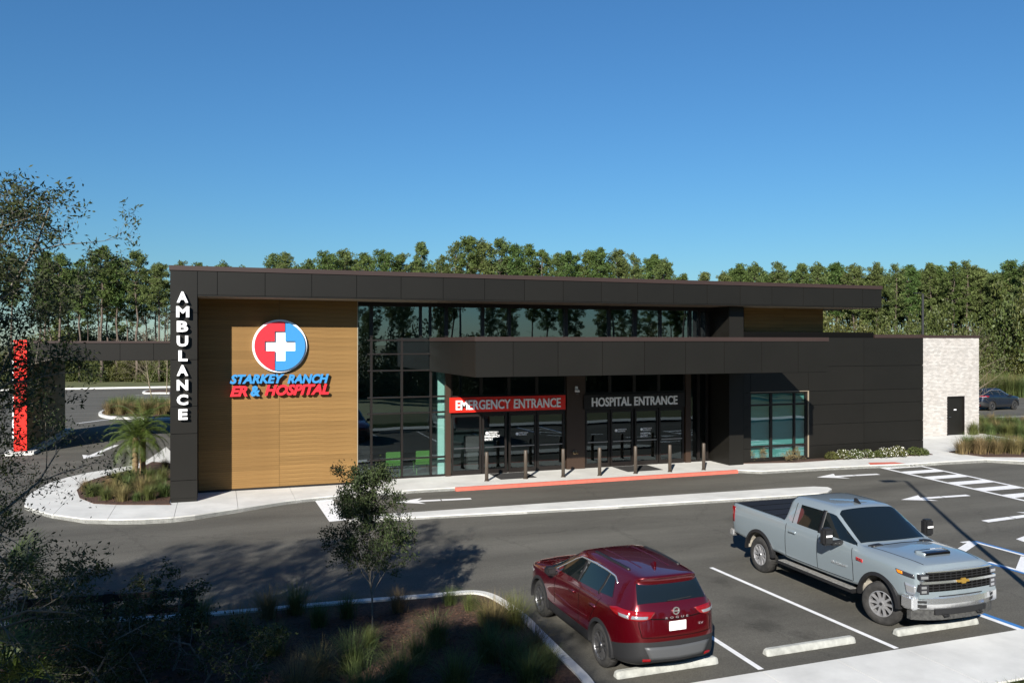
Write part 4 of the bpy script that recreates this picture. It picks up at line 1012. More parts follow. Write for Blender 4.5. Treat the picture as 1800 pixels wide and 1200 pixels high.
# ---------------------------------------------------------------- heavy duty crew cab pickup
def truck_rows():
    lx = [-1.18, -.95, -.45, .35, .94, 1.02, 1.24, 2.25, 2.98, 3.42, 3.85, 4.60, 4.98]
    hw = [1.00, 1.02, 1.03, 1.03, 1.03, 1.03, 1.03, 1.03, 1.03, 1.035, 1.04, 1.03, .93]
    b = [.74, .70, .66, .64, .62, .60, .58, .58, .58, .60, .64, .70, .78]
    r0 = [(x, h-.18, z) for x, h, z in zip(lx, hw, b)]
    r1 = [(x, h-.03, z+.02) for x, h, z in zip(lx, hw, b)]
    r2 = [(x, h, z) for x, h, z in zip(lx, hw, [.95, .93, .92, .90, .88, .87, .86, .86, .86, .88, .90, .94, .95])]
    r3 = [(x, h+.01, z) for x, h, z in zip(lx, hw, [1.20, 1.2, 1.2, 1.19, 1.17, 1.16, 1.15, 1.14, 1.14, 1.14, 1.14, 1.12, 1.10])]
    r4 = [(x, h-.015, z) for x, h, z in zip(lx, hw, [1.40, 1.40, 1.40, 1.39, 1.38, 1.37, 1.35, 1.33, 1.31, 1.30, 1.29, 1.27, 1.24])]
    r5 = [(-1.18, .96, 1.47), (-.95, .975, 1.47), (-.45, .985, 1.47), (.35, .985, 1.46), (.94, .985, 1.45), (1.02, .985, 1.435), (1.24, .985, 1.42), (2.25, .985, 1.40), (3.02, .985, 1.385), (3.44, .975, 1.37), (3.85, .965, 1.36), (4.58, .945, 1.335), (4.93, .85, 1.29)]
    r6 = [(-1.18, .90, 1.475), (-.95, .915, 1.475), (-.45, .925, 1.475), (.35, .925, 1.465), (.94, .925, 1.455), (1.03, .80, 1.91), (1.25, .81, 1.92), (2.15, .81, 1.92), (2.55, .785, 1.90), (3.36, .88, 1.40), (3.85, .82, 1.42), (4.57, .80, 1.40), (4.90, .72, 1.35)]
    r7 = [(-1.18, .86, 1.46), (-.95, .87, 1.46), (-.45, .88, 1.46), (.35, .88, 1.45), (.95, .88, 1.44), (1.05, .69, 2.01), (1.28, .70, 2.025), (2.12, .70, 2.025), (2.48, .67, 1.985), (3.42, .66, 1.425), (3.85, .56, 1.445), (4.56, .54, 1.425), (4.89, .48, 1.37)]
    r8 = [(-1.18, 0, 1.465), (-.95, 0, 1.465), (-.45, 0, 1.465), (.35, 0, 1.455), (.96, 0, 1.445), (1.06, 0, 2.03), (1.29, 0, 2.045), (2.10, 0, 2.05), (2.44, 0, 2.015), (3.50, 0, 1.435), (3.87, 0, 1.455), (4.56, 0, 1.435), (4.90, 0, 1.38)]
    return [r0, r1, r2, r3, r4, r5, r6, r7, r8]
def truck_matf(kind, i, j):
    if kind == 'B': return 5
    if kind in 'LR':
        if i <= 3 and j >= 7: return 8                 # tonneau
        if i <= 3 and j == 6: return 8
        if j == 5 and 6 <= i <= 8: return 2 if kind == 'L' else 6
        if i == 8 and j in (6, 7): return 3
        if i == 4 and j == 7: return 4
        return 0
    return 0
def truck_crease(k, i, j):
    if k == 'row': return {0: .6, 1: .6, 2: .25, 3: .2, 4: .45, 5: .75, 6: .75, 7: .45}.get(j, 0)
    if i == 0: return .85
    if i in (4, 5): return 1.0 if j >= 5 else .2
    if i in (8, 9) and j >= 6: return .75
    if i == 12: return .65
    return .0
tr_ev = car_body(truck_rows(), truck_matf, truck_crease, ((0, .46), (4.04, .46)), .52, .62, bulge=(.005, .06))
def make_truck(name, label, loc, rz, pm):
    t = thing(name, label, 'pickup truck', loc, rz)
    link('body', take(tr_ev, {0, 2, 3, 4, 6, 7}), pm, t); link('underbody', take(tr_ev, {5}), M_under, t); [link('wheel_well', q, M_well, t) for q in split_islands(take(tr_ev, {9}))]
    tn = link('bed_cover', take(tr_ev, {8}, 0, .012), M_black, t)
    sk = Skin(tr_ev)
    for x in (-.62, -.08, .46): sk.seam([(x, .85), (x, 0), (x, -.85)], 'top', t, .03, M_dark, .016, 'cover_fold')
    for k, ins in ((2, .032), (6, .032), (3, .04), (4, .12)):
        link('windscreen' if k == 3 else ('rear_window' if k == 4 else 'side_window'), take(tr_ev, {k}, ins, .004), M_carglass, t)
    for x, st_ in ((0, 0), (4.04, R_(20))):
        for y in (.875, -.875): wheel(t, x, y, .42, .27, .255, 10, st_, .085, 'truck')
        arch(t, x, .46, .505, .575, .95, 1.062, M_black, 2, 178)
    MB().box(-.3, 4.4, -.45, .45, .42, .66).build('chassis', M_under, t); MB().tube([(0, -.8, .42), (0, .8, .42)], .07, 8).build('axle', M_under, t); MB().tube([(4.04, -.72, .42), (4.04, .72, .42)], .06, 8).build('axle', M_under, t)
    for md, sg in (('L', 1), ('R', -1)):
        for P in ([(1.05, .66), (1.05, 1.0), (1.06, 1.40)], [(2.18, .66), (2.18, 1.38)], [(3.32, .68), (3.33, 1.0), (3.27, 1.34)], [(1.06, .655), (2.2, .65), (3.3, .665)]): sk.seam(P, md, t, .014)
        sk.seam([(2.20, 1.42), (2.20, 1.66), (2.20, 1.90)], md, t, .12, M_black, .007, 'door_pillar')
        sk.seam([(1.25, 1.45), (1.25, 1.89)], md, t, .02, M_black, .006, 'window_trim')
        for hx in (1.20, 2.30): sk.seam([(hx, 1.255), (hx+.12, 1.26), (hx+.24, 1.255)], md, t, .05, pm, .035, 'door_handle')
        # tow mirror
        y0 = sg*1.0
        mi = MB().box(2.80, 2.98, min(sg*1.22, sg*1.46), max(sg*1.22, sg*1.46), 1.34, 1.70).build('mirror', M_black, t, bevel=.04)
        MB().box(2.84, 2.98, min(sg*.95, sg*1.26), max(sg*.95, sg*1.26), 1.33, 1.42).build('arm', M_black, mi, bevel=.02); MB().box(2.982, 2.99, min(sg*1.27, sg*1.42), max(sg*1.27, sg*1.42), 1.52, 1.56).build('lamp_strip', M_signwhite, mi)
        # running board
        rb_ = MB().box(.78, 3.38, min(sg*.86, sg*1.10), max(sg*.86, sg*1.10), .43, .50).build('running_board', M_black, t, bevel=.02)
        MB().box(.85, 3.30, min(sg*.90, sg*1.08), max(sg*.90, sg*1.08), .502, .512).build('tread_strip', mat('worn_tread', (.10, .10, .095), .7, col2=(.32, .31, .29), scale=22), rb_)
        for bx in (1.1, 2.1, 3.1): MB().tube([(bx, sg*.45, .55), (bx, sg*.9, .45)], .03, 6).build('bracket', M_under, rb_)
        # dusty flap in the front arch
        MB().box(3.56, 3.60, min(sg*.66, sg*.98), max(sg*.66, sg*.98), .36, .86).build('mud_flap', M_well, t); MB().box(-.52, -.49, min(sg*.66, sg*.98), max(sg*.66, sg*.98), .50, .9).build('mud_flap', M_well, t)
        # lamps
        sk.band([(-1.16, 1.40), (-1.05, 1.40)], [(-1.16, 1.02), (-1.08, 1.02)], md, 'tail_lamp', M_tail, t, .010)
        sk.band([(4.50, 1.235), (4.66, 1.225), (4.90, 1.20)], [(4.56, 1.165), (4.68, 1.15), (4.92, 1.13)], md, 'head_lamp', M_lampdark, t, .012)
        sk.band([(4.52, 1.225), (4.66, 1.215)], [(4.57, 1.17), (4.67, 1.165)], md, 'marker_lamp', M_amber, t, .018)
        sk.band([(4.72, 1.02), (4.93, 1.0)], [(4.74, .82), (4.93, .80)], md, 'lower_lamp', M_lampglass, t, .014)
        sk.band([(3.42, 1.20), (3.62, 1.185)], [(3.42, 1.135), (3.62, 1.12)], md, 'badge', mat('red_decal', (.45, .03, .03), .4), t, .005)
    # badge letters: the side facing the photograph
    hR = sk.hit(3.1, .93, 'R')[0].y
    words('SILVERADO', 'lettering', t, M_chrome, 2.68, hR-.008, .90, .46, .05, .008, bold=.01, space=1.25)
    hb = sk.hit(3.52, 1.16, 'R')[0].y
    words('Z71', 'lettering', t, M_signdark, 3.44, hb-.012, 1.135, .17, .052, .004, bold=.02, shear=.3)
    # front: grille, bar, emblem, lamps, bumper
    gx = 5.065
    def curve(y, back=.10): return gx-back*(abs(y)/1.0)**2.2
    def front_band(z0, z1, ya, yb, dx_, m, name, th=.05, n=16, par=None):
        b = MB(); V = []
        for k in range(n+1):
            y = ya+(yb-ya)*k/n; x = curve(y)+dx_
            V += [(x-th, y, z0), (x, y, z0), (x, y, z1), (x-th, y, z1)]
        b.add(V, [(4*i+k, 4*i+(k+1) % 4, 4*i+4+(k+1) % 4, 4*i+4+k) for i in range(n) for k in range(4)]+[(0, 1, 2, 3), (4*n+3, 4*n+2, 4*n+1, 4*n)])
        return b.build(name, m, par or t)
    front_band(.78, .895, -.94, .94, .045, pm, 'front_panel', .12)
    g = front_band(.895, 1.27, -.76, .76, .035, M_dark, 'grille', .10)
    for z in (.93, .98, 1.03, 1.135, 1.185, 1.235): front_band(z, z+.014, -.74, .74, .05, M_black, 'grille_slat', .03, par=g)
    for k in range(-5, 6): y = k*.13; MB().box(curve(y)+.02, curve(y)+.048, y-.008, y+.008, .90, 1.25).build('grille_bar', M_black, g)
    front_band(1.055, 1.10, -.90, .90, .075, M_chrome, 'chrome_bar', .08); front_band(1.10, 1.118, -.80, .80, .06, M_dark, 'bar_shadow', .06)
    front_band(1.262, 1.285, -.78, .78, .055, M_chrome, 'grille_surround', .06)
    bx = curve(0)+.10
    E_ = [(-.14, -.022), (-.05, -.022), (-.045, -.05), (.05, -.05), (.055, -.022), (.14, -.022), (.12, .022), (.05, .022), (.045, .05), (-.05, .05), (-.055, .022), (-.16, .022)]
    MB().add([(bx, y, 1.078+z) for y, z in E_]+[(bx-.03, y, 1.078+z) for y, z in E_], [tuple(range(12)), tuple(range(23, 11, -1))]+[(i, (i+1) % 12, 12+(i+1) % 12, 12+i) for i in range(12)]).build('emblem', M_gold, t)
    for sg in (1, -1):
        a, b_ = sorted((sg*.75, sg*.93))
        hl = front_band(1.13, 1.23, a, b_, .055, M_lampdark, 'head_lamp', .08, 6); front_band(1.15, 1.20, a+.02, b_-.02, .062, M_lampglass, 'lens', .03, 5, hl)
        ll = front_band(.86, 1.04, a, b_, .055, M_lampdark, 'lower_lamp', .09, 6)
        for z in (.885, .965): front_band(z, z+.045, a+.03, b_-.05, .060, M_lampglass, 'lens', .03, 5, ll)
    bmp = MB(); V = []; n = 22
    for k in range(n+1):
        y = -1.04+2.08*k/n; e = abs(y)/1.04; x = 5.14-.26*e**3
        V += [(x-.14, y, .80), (x-.01, y, .80), (x, y, .77), (x+.02, y, .67), (x-.02, y, .56), (x-.14, y, .55)]
    bmp.add(V, [(6*i+k, 6*i+(k+1) % 6, 6*i+6+(k+1) % 6, 6*i+6+k) for i in range(n) for k in range(6)]+[tuple(range(6)), tuple(6*n+k for k in range(5, -1, -1))])
    fb = bmp.build('front_bumper', M_chrome, t, smooth=False)
    for sg in (1, -1): a, b_ = sorted((sg*.80, sg*1.05)); MB().box(4.66, 4.97, a, b_, .552, .798).build('bumper_end', M_chrome, fb, bevel=.03)
    def bump_band(z0, z1, ya, yb, dx_, m, name, n=12):
        b = MB(); V = []
        for k in range(n+1):
            y = ya+(yb-ya)*k/n; x = 5.14-.26*(abs(y)/1.04)**3+dx_; V += [(x-.1, y, z0), (x, y, z0), (x, y, z1), (x-.1, y, z1)]
        b.add(V, [(4*i+k, 4*i+(k+1) % 4, 4*i+4+(k+1) % 4, 4*i+4+k) for i in range(n) for k in range(4)]+[(0, 1, 2, 3), (4*n+3, 4*n+2, 4*n+1, 4*n)])
        return b.build(name, m, fb)
    bump_band(.785, .815, -.66, .66, -.02, M_black, 'bumper_step'); M_val = mat('scuffed_valance', (.022, .022, .022), .85, col2=(.075, .075, .072), scale=18)
    bump_band(.36, .552, -1.0, 1.0, -.03, M_val, 'valance', 16); bump_band(.47, .575, -.62, .62, .006, M_black, 'bumper_grille')
    for sg in (1, -1):
        a, b_ = sorted((sg*.78, sg*.94)); bump_band(.60, .73, a, b_, .016, M_black, 'tow_pocket', 4); MB().tube([(5.09, sg*.45, .47), (5.16, sg*.45, .45), (5.16, sg*.36, .45), (5.09, sg*.36, .47)], .018, 6).build('tow_hook', M_black, t)
    # bonnet scoop, vents, fin, rear bumper, tailgate
    sk.band([(4.52, -.32), (4.52, .32)], [(4.30, -.36), (4.30, .36)], 'top', 'bonnet_scoop', pm, t, .045); 
    MB().box(4.515, 4.545, -.30, .30, 1.405, 1.46).build('scoop_mouth', M_dark, t)
    sk.band([(4.53, -.30), (4.53, .30)], [(4.44, -.32), (4.44, .32)], 'top', 'scoop_trim', mat('blue_black_gloss', (.01, .015, .03), .08), t, .052)
    for sg in (-1, 1): sk.band([(3.62, sg*.52), (3.62, sg*.74)], [(3.50, sg*.52), (3.50, sg*.80)], 'top', 'cowl_vent', M_black, t, .02)
    sk.seam([(3.60, -.80), (3.56, 0), (3.60, .80)], 'top', t, .03, M_dark, .005)
    for sg in (-1, 1): sk.seam([(3.6, sg*.80), (4.4, sg*.76), (4.86, sg*.68)], 'top', t, .014)
    MB().prismY([(2.16, 2.035), (2.36, 2.02), (2.22, 2.12), (2.17, 2.12)], -.03, .03).build('antenna_fin', M_black, t, bevel=.01)
    MB().box(-1.36, -1.19, -.98, .98, .62, .80).build('rear_bumper', M_chrome, t, bevel=.03)
    sk.seam([(-.88, .95), (-.88, 1.42), (.88, 1.42), (.88, .95)], 'rear', t, .016)
    for sg in (-1, 1): MB().box(-1.196, -1.183, min(sg*.90, sg*.99), max(sg*.90, sg*.99), 1.0, 1.40).build('tail_lamp', M_tail, t)
    # windscreen sticker
    return t
M_truckpaint = paint('blue_grey_car_paint', (0.205, 0.245, 0.268), .35, .15)
TX, TY = 13.22, 16.45
tk = make_truck('pickup_truck', 'blue grey crew cab pickup with black bed cover, front wheels turned', (TX, TY, zg(15)+.001), R_(-91.2), M_truckpaint)
tk.scale = (.952, .985, .985)
# ================================================================ VEGETATION
def pine_mesh(seed, h, cw=2.1, low=.48, nb=40, m=None):
    global rng; rng = np.random.default_rng(seed); r = random.Random(seed)
    tr = MB(); sway = [(r.uniform(-.25, .25), r.uniform(-.25, .25)) for _ in range(9)]; sway[0] = (0, 0)
    P = [(sway[i][0]*(i/8)**.5, sway[i][1]*(i/8)**.5, h*i/8*.97-.1) for i in range(9)]
    tr.tube(P, [.17*(1-.86*(i/8)**1.1)+.015 for i in range(9)], 6)
    cs = []; lob = [(r.uniform(0, 6.28), r.uniform(low, 1), r.uniform(.6, 1.25)) for _ in range(7)]
    for k in range(nb):
        t = (k+r.random())/nb; z = h*(low+(1-low)*t*.97); a = 2.4*k+r.uniform(-.5, .5)
        prof = (.55+.45*min(1, t/.25)) if t < .3 else math.sqrt(max(.03, 1-((t-.3)/.74)**2.2))
        lf = 1.0
        for la, lz, lm in lob:
            if abs((a-la+math.pi) % (2*math.pi)-math.pi) < .8 and abs(z/h-lz) < .14: lf = lm
        L_ = cw*prof*lf*r.uniform(.62, 1.1)
        if t < .15 and r.random() < .45: continue
        i = min(7, int(z/h*8)); bx, by = P[i][0], P[i][1]
        e = (bx+L_*math.cos(a), by+L_*math.sin(a), z+L_*r.uniform(.0, .42))
        tr.tube([(bx, by, z-.15), (bx+L_*.5*math.cos(a+.1), by+L_*.5*math.sin(a+.1), z+L_*.1), e], [.045, .03, .012], 3, False)
        for q_ in (1.0, .74, .48):
            if r.random() < .92: cs.append((bx+(e[0]-bx)*q_+r.gauss(0, .14), by+(e[1]-by)*q_+r.gauss(0, .14), z+(e[2]-z)*q_+r.gauss(0, .16), r.uniform(.30, .52)))
    for k in range(7): cs.append((P[8][0]+r.gauss(0, .25), P[8][1]+r.gauss(0, .25), h-r.uniform(-.1, .9), .36))
    for k in range(9):                                    # dead stubs below the crown
        z = h*r.uniform(.2, low+.05); a = r.uniform(0, 6.28); L_ = r.uniform(.4, 1.2); tr.tube([(P[4][0], P[4][1], z), (L_*math.cos(a), L_*math.sin(a), z+L_*.3)], [.03, .008], 3, False)
    cs = np.array(cs); n = 48; k = len(cs)
    off = rng.normal(size=(k, n, 3)); off /= np.linalg.norm(off, axis=2, keepdims=True); off *= rng.uniform(.25, 1, (k, n, 1))**.5
    off[..., 2] *= .85
    Pt = (cs[:, None, :3]+off*cs[:, None, 3:4]).reshape(-1, 3)
    U = off.reshape(-1, 3)+rdir(len(Pt))*.8; U[:, 2] += .25; U /= np.linalg.norm(U, axis=1, keepdims=True)
    V = np.cross(U, rdir(len(Pt))); V /= np.linalg.norm(V, axis=1, keepdims=True)+1e-9
    s = rng.uniform(.7, 1.3, (len(Pt), 1))
    return tr.mesh('trunk', True, fix=False), quads('crown', Pt, U*.16*s, V*.046*s, None)
pines = [pine_mesh(100+k, 15+(k*1.3) % 4.0, 1.45+.22*(k % 4), [.46, .54, .58, .50, .42, .56, .50, .62][k], 42+6*(k % 3)) for k in range(8)]
def put_pine(x, y, s, k, lb, grp):
    o = thing('pine_tree', lb, 'tree', (x, y, -.14), random.uniform(0, 6.28), grp); o.scale = (s*random.uniform(.92, 1.12), s*random.uniform(.92, 1.12), s)
    link('trunk', pines[k][0], M_bark, o); link('crown', pines[k][1], M_pine if k % 2 else M_pine2, o)
def at_px(px, d):                                          # a point on the ground, d metres along the view axis
    u = (px-900)/FPX; return d*(FW[0]+u*RT[0]), d*(FW[1]+u*RT[1])
# skyline heights read off the photograph: (px, top y)
sky_pts = [(-60, 440), (20, 445), (80, 442), (105, 447), (140, 455), (178, 434), (205, 450), (240, 440), (280, 462), (315, 458), (350, 462), (392, 460), (430, 468), (480, 446), (505, 443), (540, 455), (575, 442), (605, 438), (640, 445), (675, 440), (705, 445), (740, 425), (775, 448), (800, 424), (825, 414), (850, 420), (880, 418), (905, 428), (930, 430), (955, 438), (980, 445), (1000, 442), (1035, 440), (1055, 436), (1085, 438), (1115, 446), (1150, 448), (1165, 455), (1200, 480), (1240, 478), (1275, 478), (1300, 464), (1330, 462), (1370, 460), (1410, 463), (1440, 462), (1470, 460), (1500, 464), (1540, 460), (1575, 464), (1600, 466), (1635, 462), (1675, 460), (1700, 458), (1725, 472), (1750, 478), (1775, 456), (1810, 455), (1850, 452)]
def depth_at(px): return 108 if px < 1200 else 108-(px-1200)/600*14
LM = [(300, 'left of the tall pillar'), (420, 'above the roof over the pillar end'), (545, 'above the roof over the round emblem'), (640, 'over the wood wall edge'), (760, 'above the roof over the lobby glass'), (860, 'above the roof over the canopy corner'), (1000, 'above the roof over the red sign'), (1200, 'above the roof over the hospital doors'), (1330, 'above the roof over the dark pilaster'), (1470, 'behind the right end of the roof'), (1560, 'just right of the roof end'), (1640, 'beside the far lamp post'), (1725, 'behind the brick wing'), (9999, 'at the right edge of the photo')]
def lmk(px): return next(t for a, t in LM if px < a)
zone = lambda px: 'left of the tall pillar, seen past the ambulance canopy' if px < 300 else ('above the flat roof' if px < 1200 else 'in the wood behind the brick wing')
rr = random.Random(3)
hs = [15+(k*1.3) % 4.0 for k in range(8)]
ROWN = ''
for (px, ty) in sky_pts:
    d = depth_at(px)+rr.uniform(-2, 2); x, y = at_px(px, d); H = HC+.14+(600-ty)*d/FPX; k = rr.randrange(8)
    put_pine(x, y, H/hs[k]*.985, k, 'tall pine '+lmk(px)+ROWN, 'pines '+zone(px))
ROWN = ', farther back'
for px in np.arange(70, 300, 17):
    d = 113+rr.uniform(-2, 4); x, y = at_px(px, d); k = rr.randrange(8); put_pine(x, y, (HC+(600-rr.uniform(462, 500))*d/FPX)/hs[k], k, 'tall pine '+lmk(px)+ROWN, 'pines '+zone(px))
for px in np.arange(470, 1190, 26):
    d = 114+rr.uniform(-2, 4); x, y = at_px(px, d); k = rr.randrange(8); put_pine(x, y, (HC+(600-rr.uniform(448, 470))*d/FPX)/hs[k], k, 'tall pine '+lmk(px)+ROWN, 'pines '+zone(px))
for row, (lo, hi) in enumerate(((468, 486), (470, 496))):
    ROWN = (', second row', ', third row', ', fourth row')[row]
    for px in np.arange(1290+row*5, 1860, 18):
        d = depth_at(px)+5+row*4.5+rr.uniform(-2, 2); x, y = at_px(px, d); k = rr.randrange(8)
        put_pine(x, y, (HC+(600-rr.uniform(lo, hi))*d/FPX)/hs[k], k, 'tall pine '+lmk(px)+ROWN, 'pines '+zone(px))

# broadleaf bushes and understorey
def bush_mesh(seed, rx, rz, n, ls, clumps=26):
    global rng; rng = np.random.default_rng(seed)
    c = rdir(clumps)*rng.uniform(.35, 1, (clumps, 1)); c[:, 2] = np.abs(c[:, 2]); c *= (rx, rx, rz)
    w_ = rng.integers(0, clumps, n); P = c[w_]+rdir(n)*rng.uniform(.3, 1, (n, 1))**.6*(rx*.34, rx*.34, rz*.22)
    P[:, 2] = np.abs(P[:, 2])+.03
    return quads('foliage', *leaves(P, ls, ls*.55), None)
def stem_mesh(seed, r, h, n=7):
    q = random.Random(seed); b = MB()
    for k in range(n):
        a = q.uniform(0, 6.28); d = r*q.uniform(.2, .8); b.tube([(0, 0, -.02), (d*.4*math.cos(a), d*.4*math.sin(a), h*.5), (d*math.cos(a), d*math.sin(a), h*q.uniform(.7, 1))], [.03*h/3+.004, .02*h/3+.003, .003], 4, False)
    return b.mesh('stems', True, fix=False)
big = [(bush_mesh(300+k, 2.2, 3.6, 7500, .17, 34), stem_mesh(k, 1.5, 3.2)) for k in range(4)]
def put_bush(x, y, s, k, m, lb, grp, sz=1.0, z=-.14):
    o = thing('bush', lb, 'bush', (x, y, z), random.uniform(0, 6.28), grp); o.scale = (s, s, s*sz)
    link('foliage', big[k][0], m, o); link('stems', big[k][1], M_bark, o)
for px in np.arange(-20, 310, 15):
    x, y = at_px(px, 108+rr.uniform(-1, 5)); put_bush(x, y, rr.uniform(.95, 1.2), rr.randrange(4), M_leafm, 'dark bush below the pines beyond the ambulance canopy', 'understorey bushes on the left', rr.uniform(.95, 1.25))
for px in np.arange(60, 310, 13):
    x, y = at_px(px, 124+rr.uniform(-3, 5)); put_bush(x, y, rr.uniform(1.5, 2.0), rr.randrange(4), M_leafm, 'taller bush far behind the pines on the left', 'far bushes on the left', rr.uniform(.95, 1.25))
for px in np.arange(1440, 1840, 12):
    d = max(89, depth_at(px)-9)+rr.uniform(-1, 6); x, y = at_px(px, d); put_bush(x, y, rr.uniform(.8, 1.5), rr.randrange(4), rr.choice((M_leafm, M_leafm, M_leafg)), 'leafy bush in the wood behind the brick wing', 'understorey bushes on the right', rr.uniform(1.3, 1.9) if px < 1680 else rr.uniform(.8, 1.35))
for px, d, s, sz, m in ((1475, 74, 1.25, 1.15, M_leafg), (1505, 78, 1.1, 1.1, M_leafg), (1790, 90, 1.6, 1.9, M_leafg), (1755, 91, 1.4, 1.3, M_leafg), (1775, 94, 1.5, 2.2, M_leafm), (1735, 93, 1.4, 1.6, M_leafm), (1822, 89, 1.5, 2.2, M_leafg)):
    x, y = at_px(px, d); put_bush(x, y, s, rr.randrange(4), m, 'bright green small tree '+('under the roof overhang' if px < 1600 else 'by the right wood'), 'bright green trees', sz)

# grasses
def grass_mesh(seed, n, h, spread, wd=.012, arch_=.6):
    global rng; rng = np.random.default_rng(seed); b = MB(); V = []; F = []
    for k in range(n):
        a = rng.uniform(0, 6.283); rad = abs(rng.normal(0, .09))*spread*2; L_ = h*rng.uniform(.6, 1.1); lean = spread*rng.uniform(.15, 1.0)
        bx, by = rad*math.cos(a), rad*math.sin(a); a += rng.normal(0, .5); wv = (-math.sin(a), math.cos(a)); w0 = wd*rng.uniform(.6, 1.3)
        i0 = len(V)
        for t in (0, .35, .7, 1.0):
            o = lean*t**1.7; z = L_*(t-arch_*.45*(lean/spread)*t**2.6); ww = w0*(1-t*.92)/2
            V += [(bx+math.cos(a)*o-wv[0]*ww, by+math.sin(a)*o-wv[1]*ww, z), (bx+math.cos(a)*o+wv[0]*ww, by+math.sin(a)*o+wv[1]*ww, z)]
        F += [(i0+2*q, i0+2*q+1, i0+2*q+3, i0+2*q+2) for q in range(3)]
    b.add(V, F); return b.mesh('grass', True, fix=False)
tufts = [grass_mesh(400+k, 420, .80, .62, .011, .9) for k in range(4)]; soft = [grass_mesh(420+k, 420, .75, .62, .014, 1.0) for k in range(3)]
def put_grass(x, y, z, s, me, m, lb, grp, sz=1.0):
    o = link('grass_clump', me, m, None, (x, y, z)); o.rotation_euler = (0, 0, random.uniform(0, 6.28)); o.scale = (s, s, s*sz); tag(o, lb, 'grass', grp)
spots = [(470, 1085, 1.0), (520, 1078, 1.0), (560, 1100, .8), (610, 1085, .8), (700, 1075, .8), (790, 1062, .6), (826, 1072, .6), (855, 1098, .75), (870, 1110, 1.1), (765, 1135, 1.0), (735, 1165, .85), (620, 1180, 1.05), (560, 1195, 1.0), (860, 1160, 1.1), (900, 1175, 1.0), (905, 1105, 1.1), (940, 1150, .9), (700, 1205, 1.0), (800, 1215, 1.1), (930, 1205, 1.0), (420, 1120, 1.0), (350, 1100, 1.0), (480, 1150, .9), (650, 1135, .6), (520, 1230, 1.1), (640, 1240, 1.1), (960, 1185, .8)]
for i, (px, py, s) in enumerate(spots):
    x, y = gp(px, py, -.26); put_grass(x, y, -.265, s*.92, tufts[i % 4], M_grass if i % 5 else M_grassdry, 'grass clump in the near mulch bed, '+('by the kerb' if py < 1115 else 'lower part'), 'grass clumps in the near bed')
for i, (px, py, s) in enumerate(((252, 868, 1.0), (275, 862, .9), (225, 862, .9), (205, 870, .8), (285, 845, .8), (262, 845, .8), (190, 860, .7), (240, 880, .5), (175, 868, .6), (290, 822, .6), (160, 872, .8), (185, 878, .7), (215, 880, .8), (262, 878, .8), (288, 872, .8), (150, 862, .6), (205, 852, .9), (230, 848, .9))):
    x, y = gp(px, py, .03); put_grass(x, y, .03, s*1.05, soft[i % 3], M_grass if i % 3 else M_grassdry, 'soft grass clump in the round bed', 'grass clumps beside the pillar')
for i in range(16):
    px = 192+i*7; py = 728-(i % 3)*5; x, y = gp(px, py, .05); put_grass(x, y, .05, 1.5+.3*(i % 2), soft[i % 3], M_grass, 'pale grass clump on the kerbed island behind the palms', 'grass clumps on the far island')
for i in range(15):
    px = 1690+i*10.5; py = 797-(i % 3)*4; x, y = gp(px, py, .03); put_grass(x, y, .03, 1.15+.2*(i % 2), soft[i % 3], M_grass if i % 7 else M_grassdry, 'soft grass clump in the right bed by the crosswalk', 'grass clumps in the right bed')
for i in range(22):
    px = 1712+(i % 11)*10; py = 746+(i // 11)*13+(i % 3)*2+max(0, (px-1760)*.12); x, y = gp(px, py, .03); put_grass(x, y, .03, 1.0+.2*(i % 2), soft[i % 3], M_grass if i % 3 else M_grassdry, 'low grass clump in the bed beyond the brick wall', 'grass clumps beyond the brick wall')
for i in range(70):
    px = 1690+(i % 35)*5; x, y = at_px(px, 78+(i//35)*5+rr.uniform(-1, 2)); put_grass(x, y, -.15, rr.uniform(2.4, 3.4), tufts[i % 4], mat('pale_straw', (.30, .205, .075), .8, island=.3, transl=.2), 'tall straw grass before the right wood', 'straw grass by the wood', .95)
# near lawn by the walk, bottom right
def lawn_patch(x0, x1, y0, y1, z, n, h):
    P = np.column_stack([rng.uniform(x0, x1, n), rng.uniform(y0, y1, n), np.full(n, z)]); L_ = rng.uniform(.5, 1.1, (n, 1))*h
    d = rng.normal(size=(n, 3))*.45; d[:, 2] = 1; V = d*L_*.5; U = np.cross(V, rdir(n)); U = U/np.linalg.norm(U, axis=1, keepdims=True)*.006
    return quads('lawn_grass', P+V, U, V, M_grass, tri=True)
tag(lawn_patch(6.0, 16.5, 7.0, 9.6, -.38, 42000, .17), 'mown green lawn edge beside the near walk', 'grass', kind='stuff')
# mulch chips
def chips(poly_fn, n, z, name, lb):
    P = poly_fn(n); P = np.column_stack([P, np.full(len(P), z)]); P[:, 2] += rng.uniform(.0, .02, len(P)); q, U, V = leaves(P, .085, .028); U[:, 2] *= .3; V[:, 2] *= .3
    tag(quads(name, q, U, V, mat('bark_chip', (.075, .038, .023), .9, island=.55)), lb, 'mulch', kind='stuff')
chips(lambda n: np.column_stack([rng.uniform(-3, 5.2, n), rng.uniform(9, 16.2, n)]), 26000, -.255, 'mulch_chips', 'dark bark mulch chips over the near bed')
chips(lambda n: np.column_stack([rng.uniform(-3.4, -1.5, n), rng.uniform(28.6, 33, n)]), 3000, .034, 'mulch_chips', 'brown bark mulch chips beside the tall pillar')

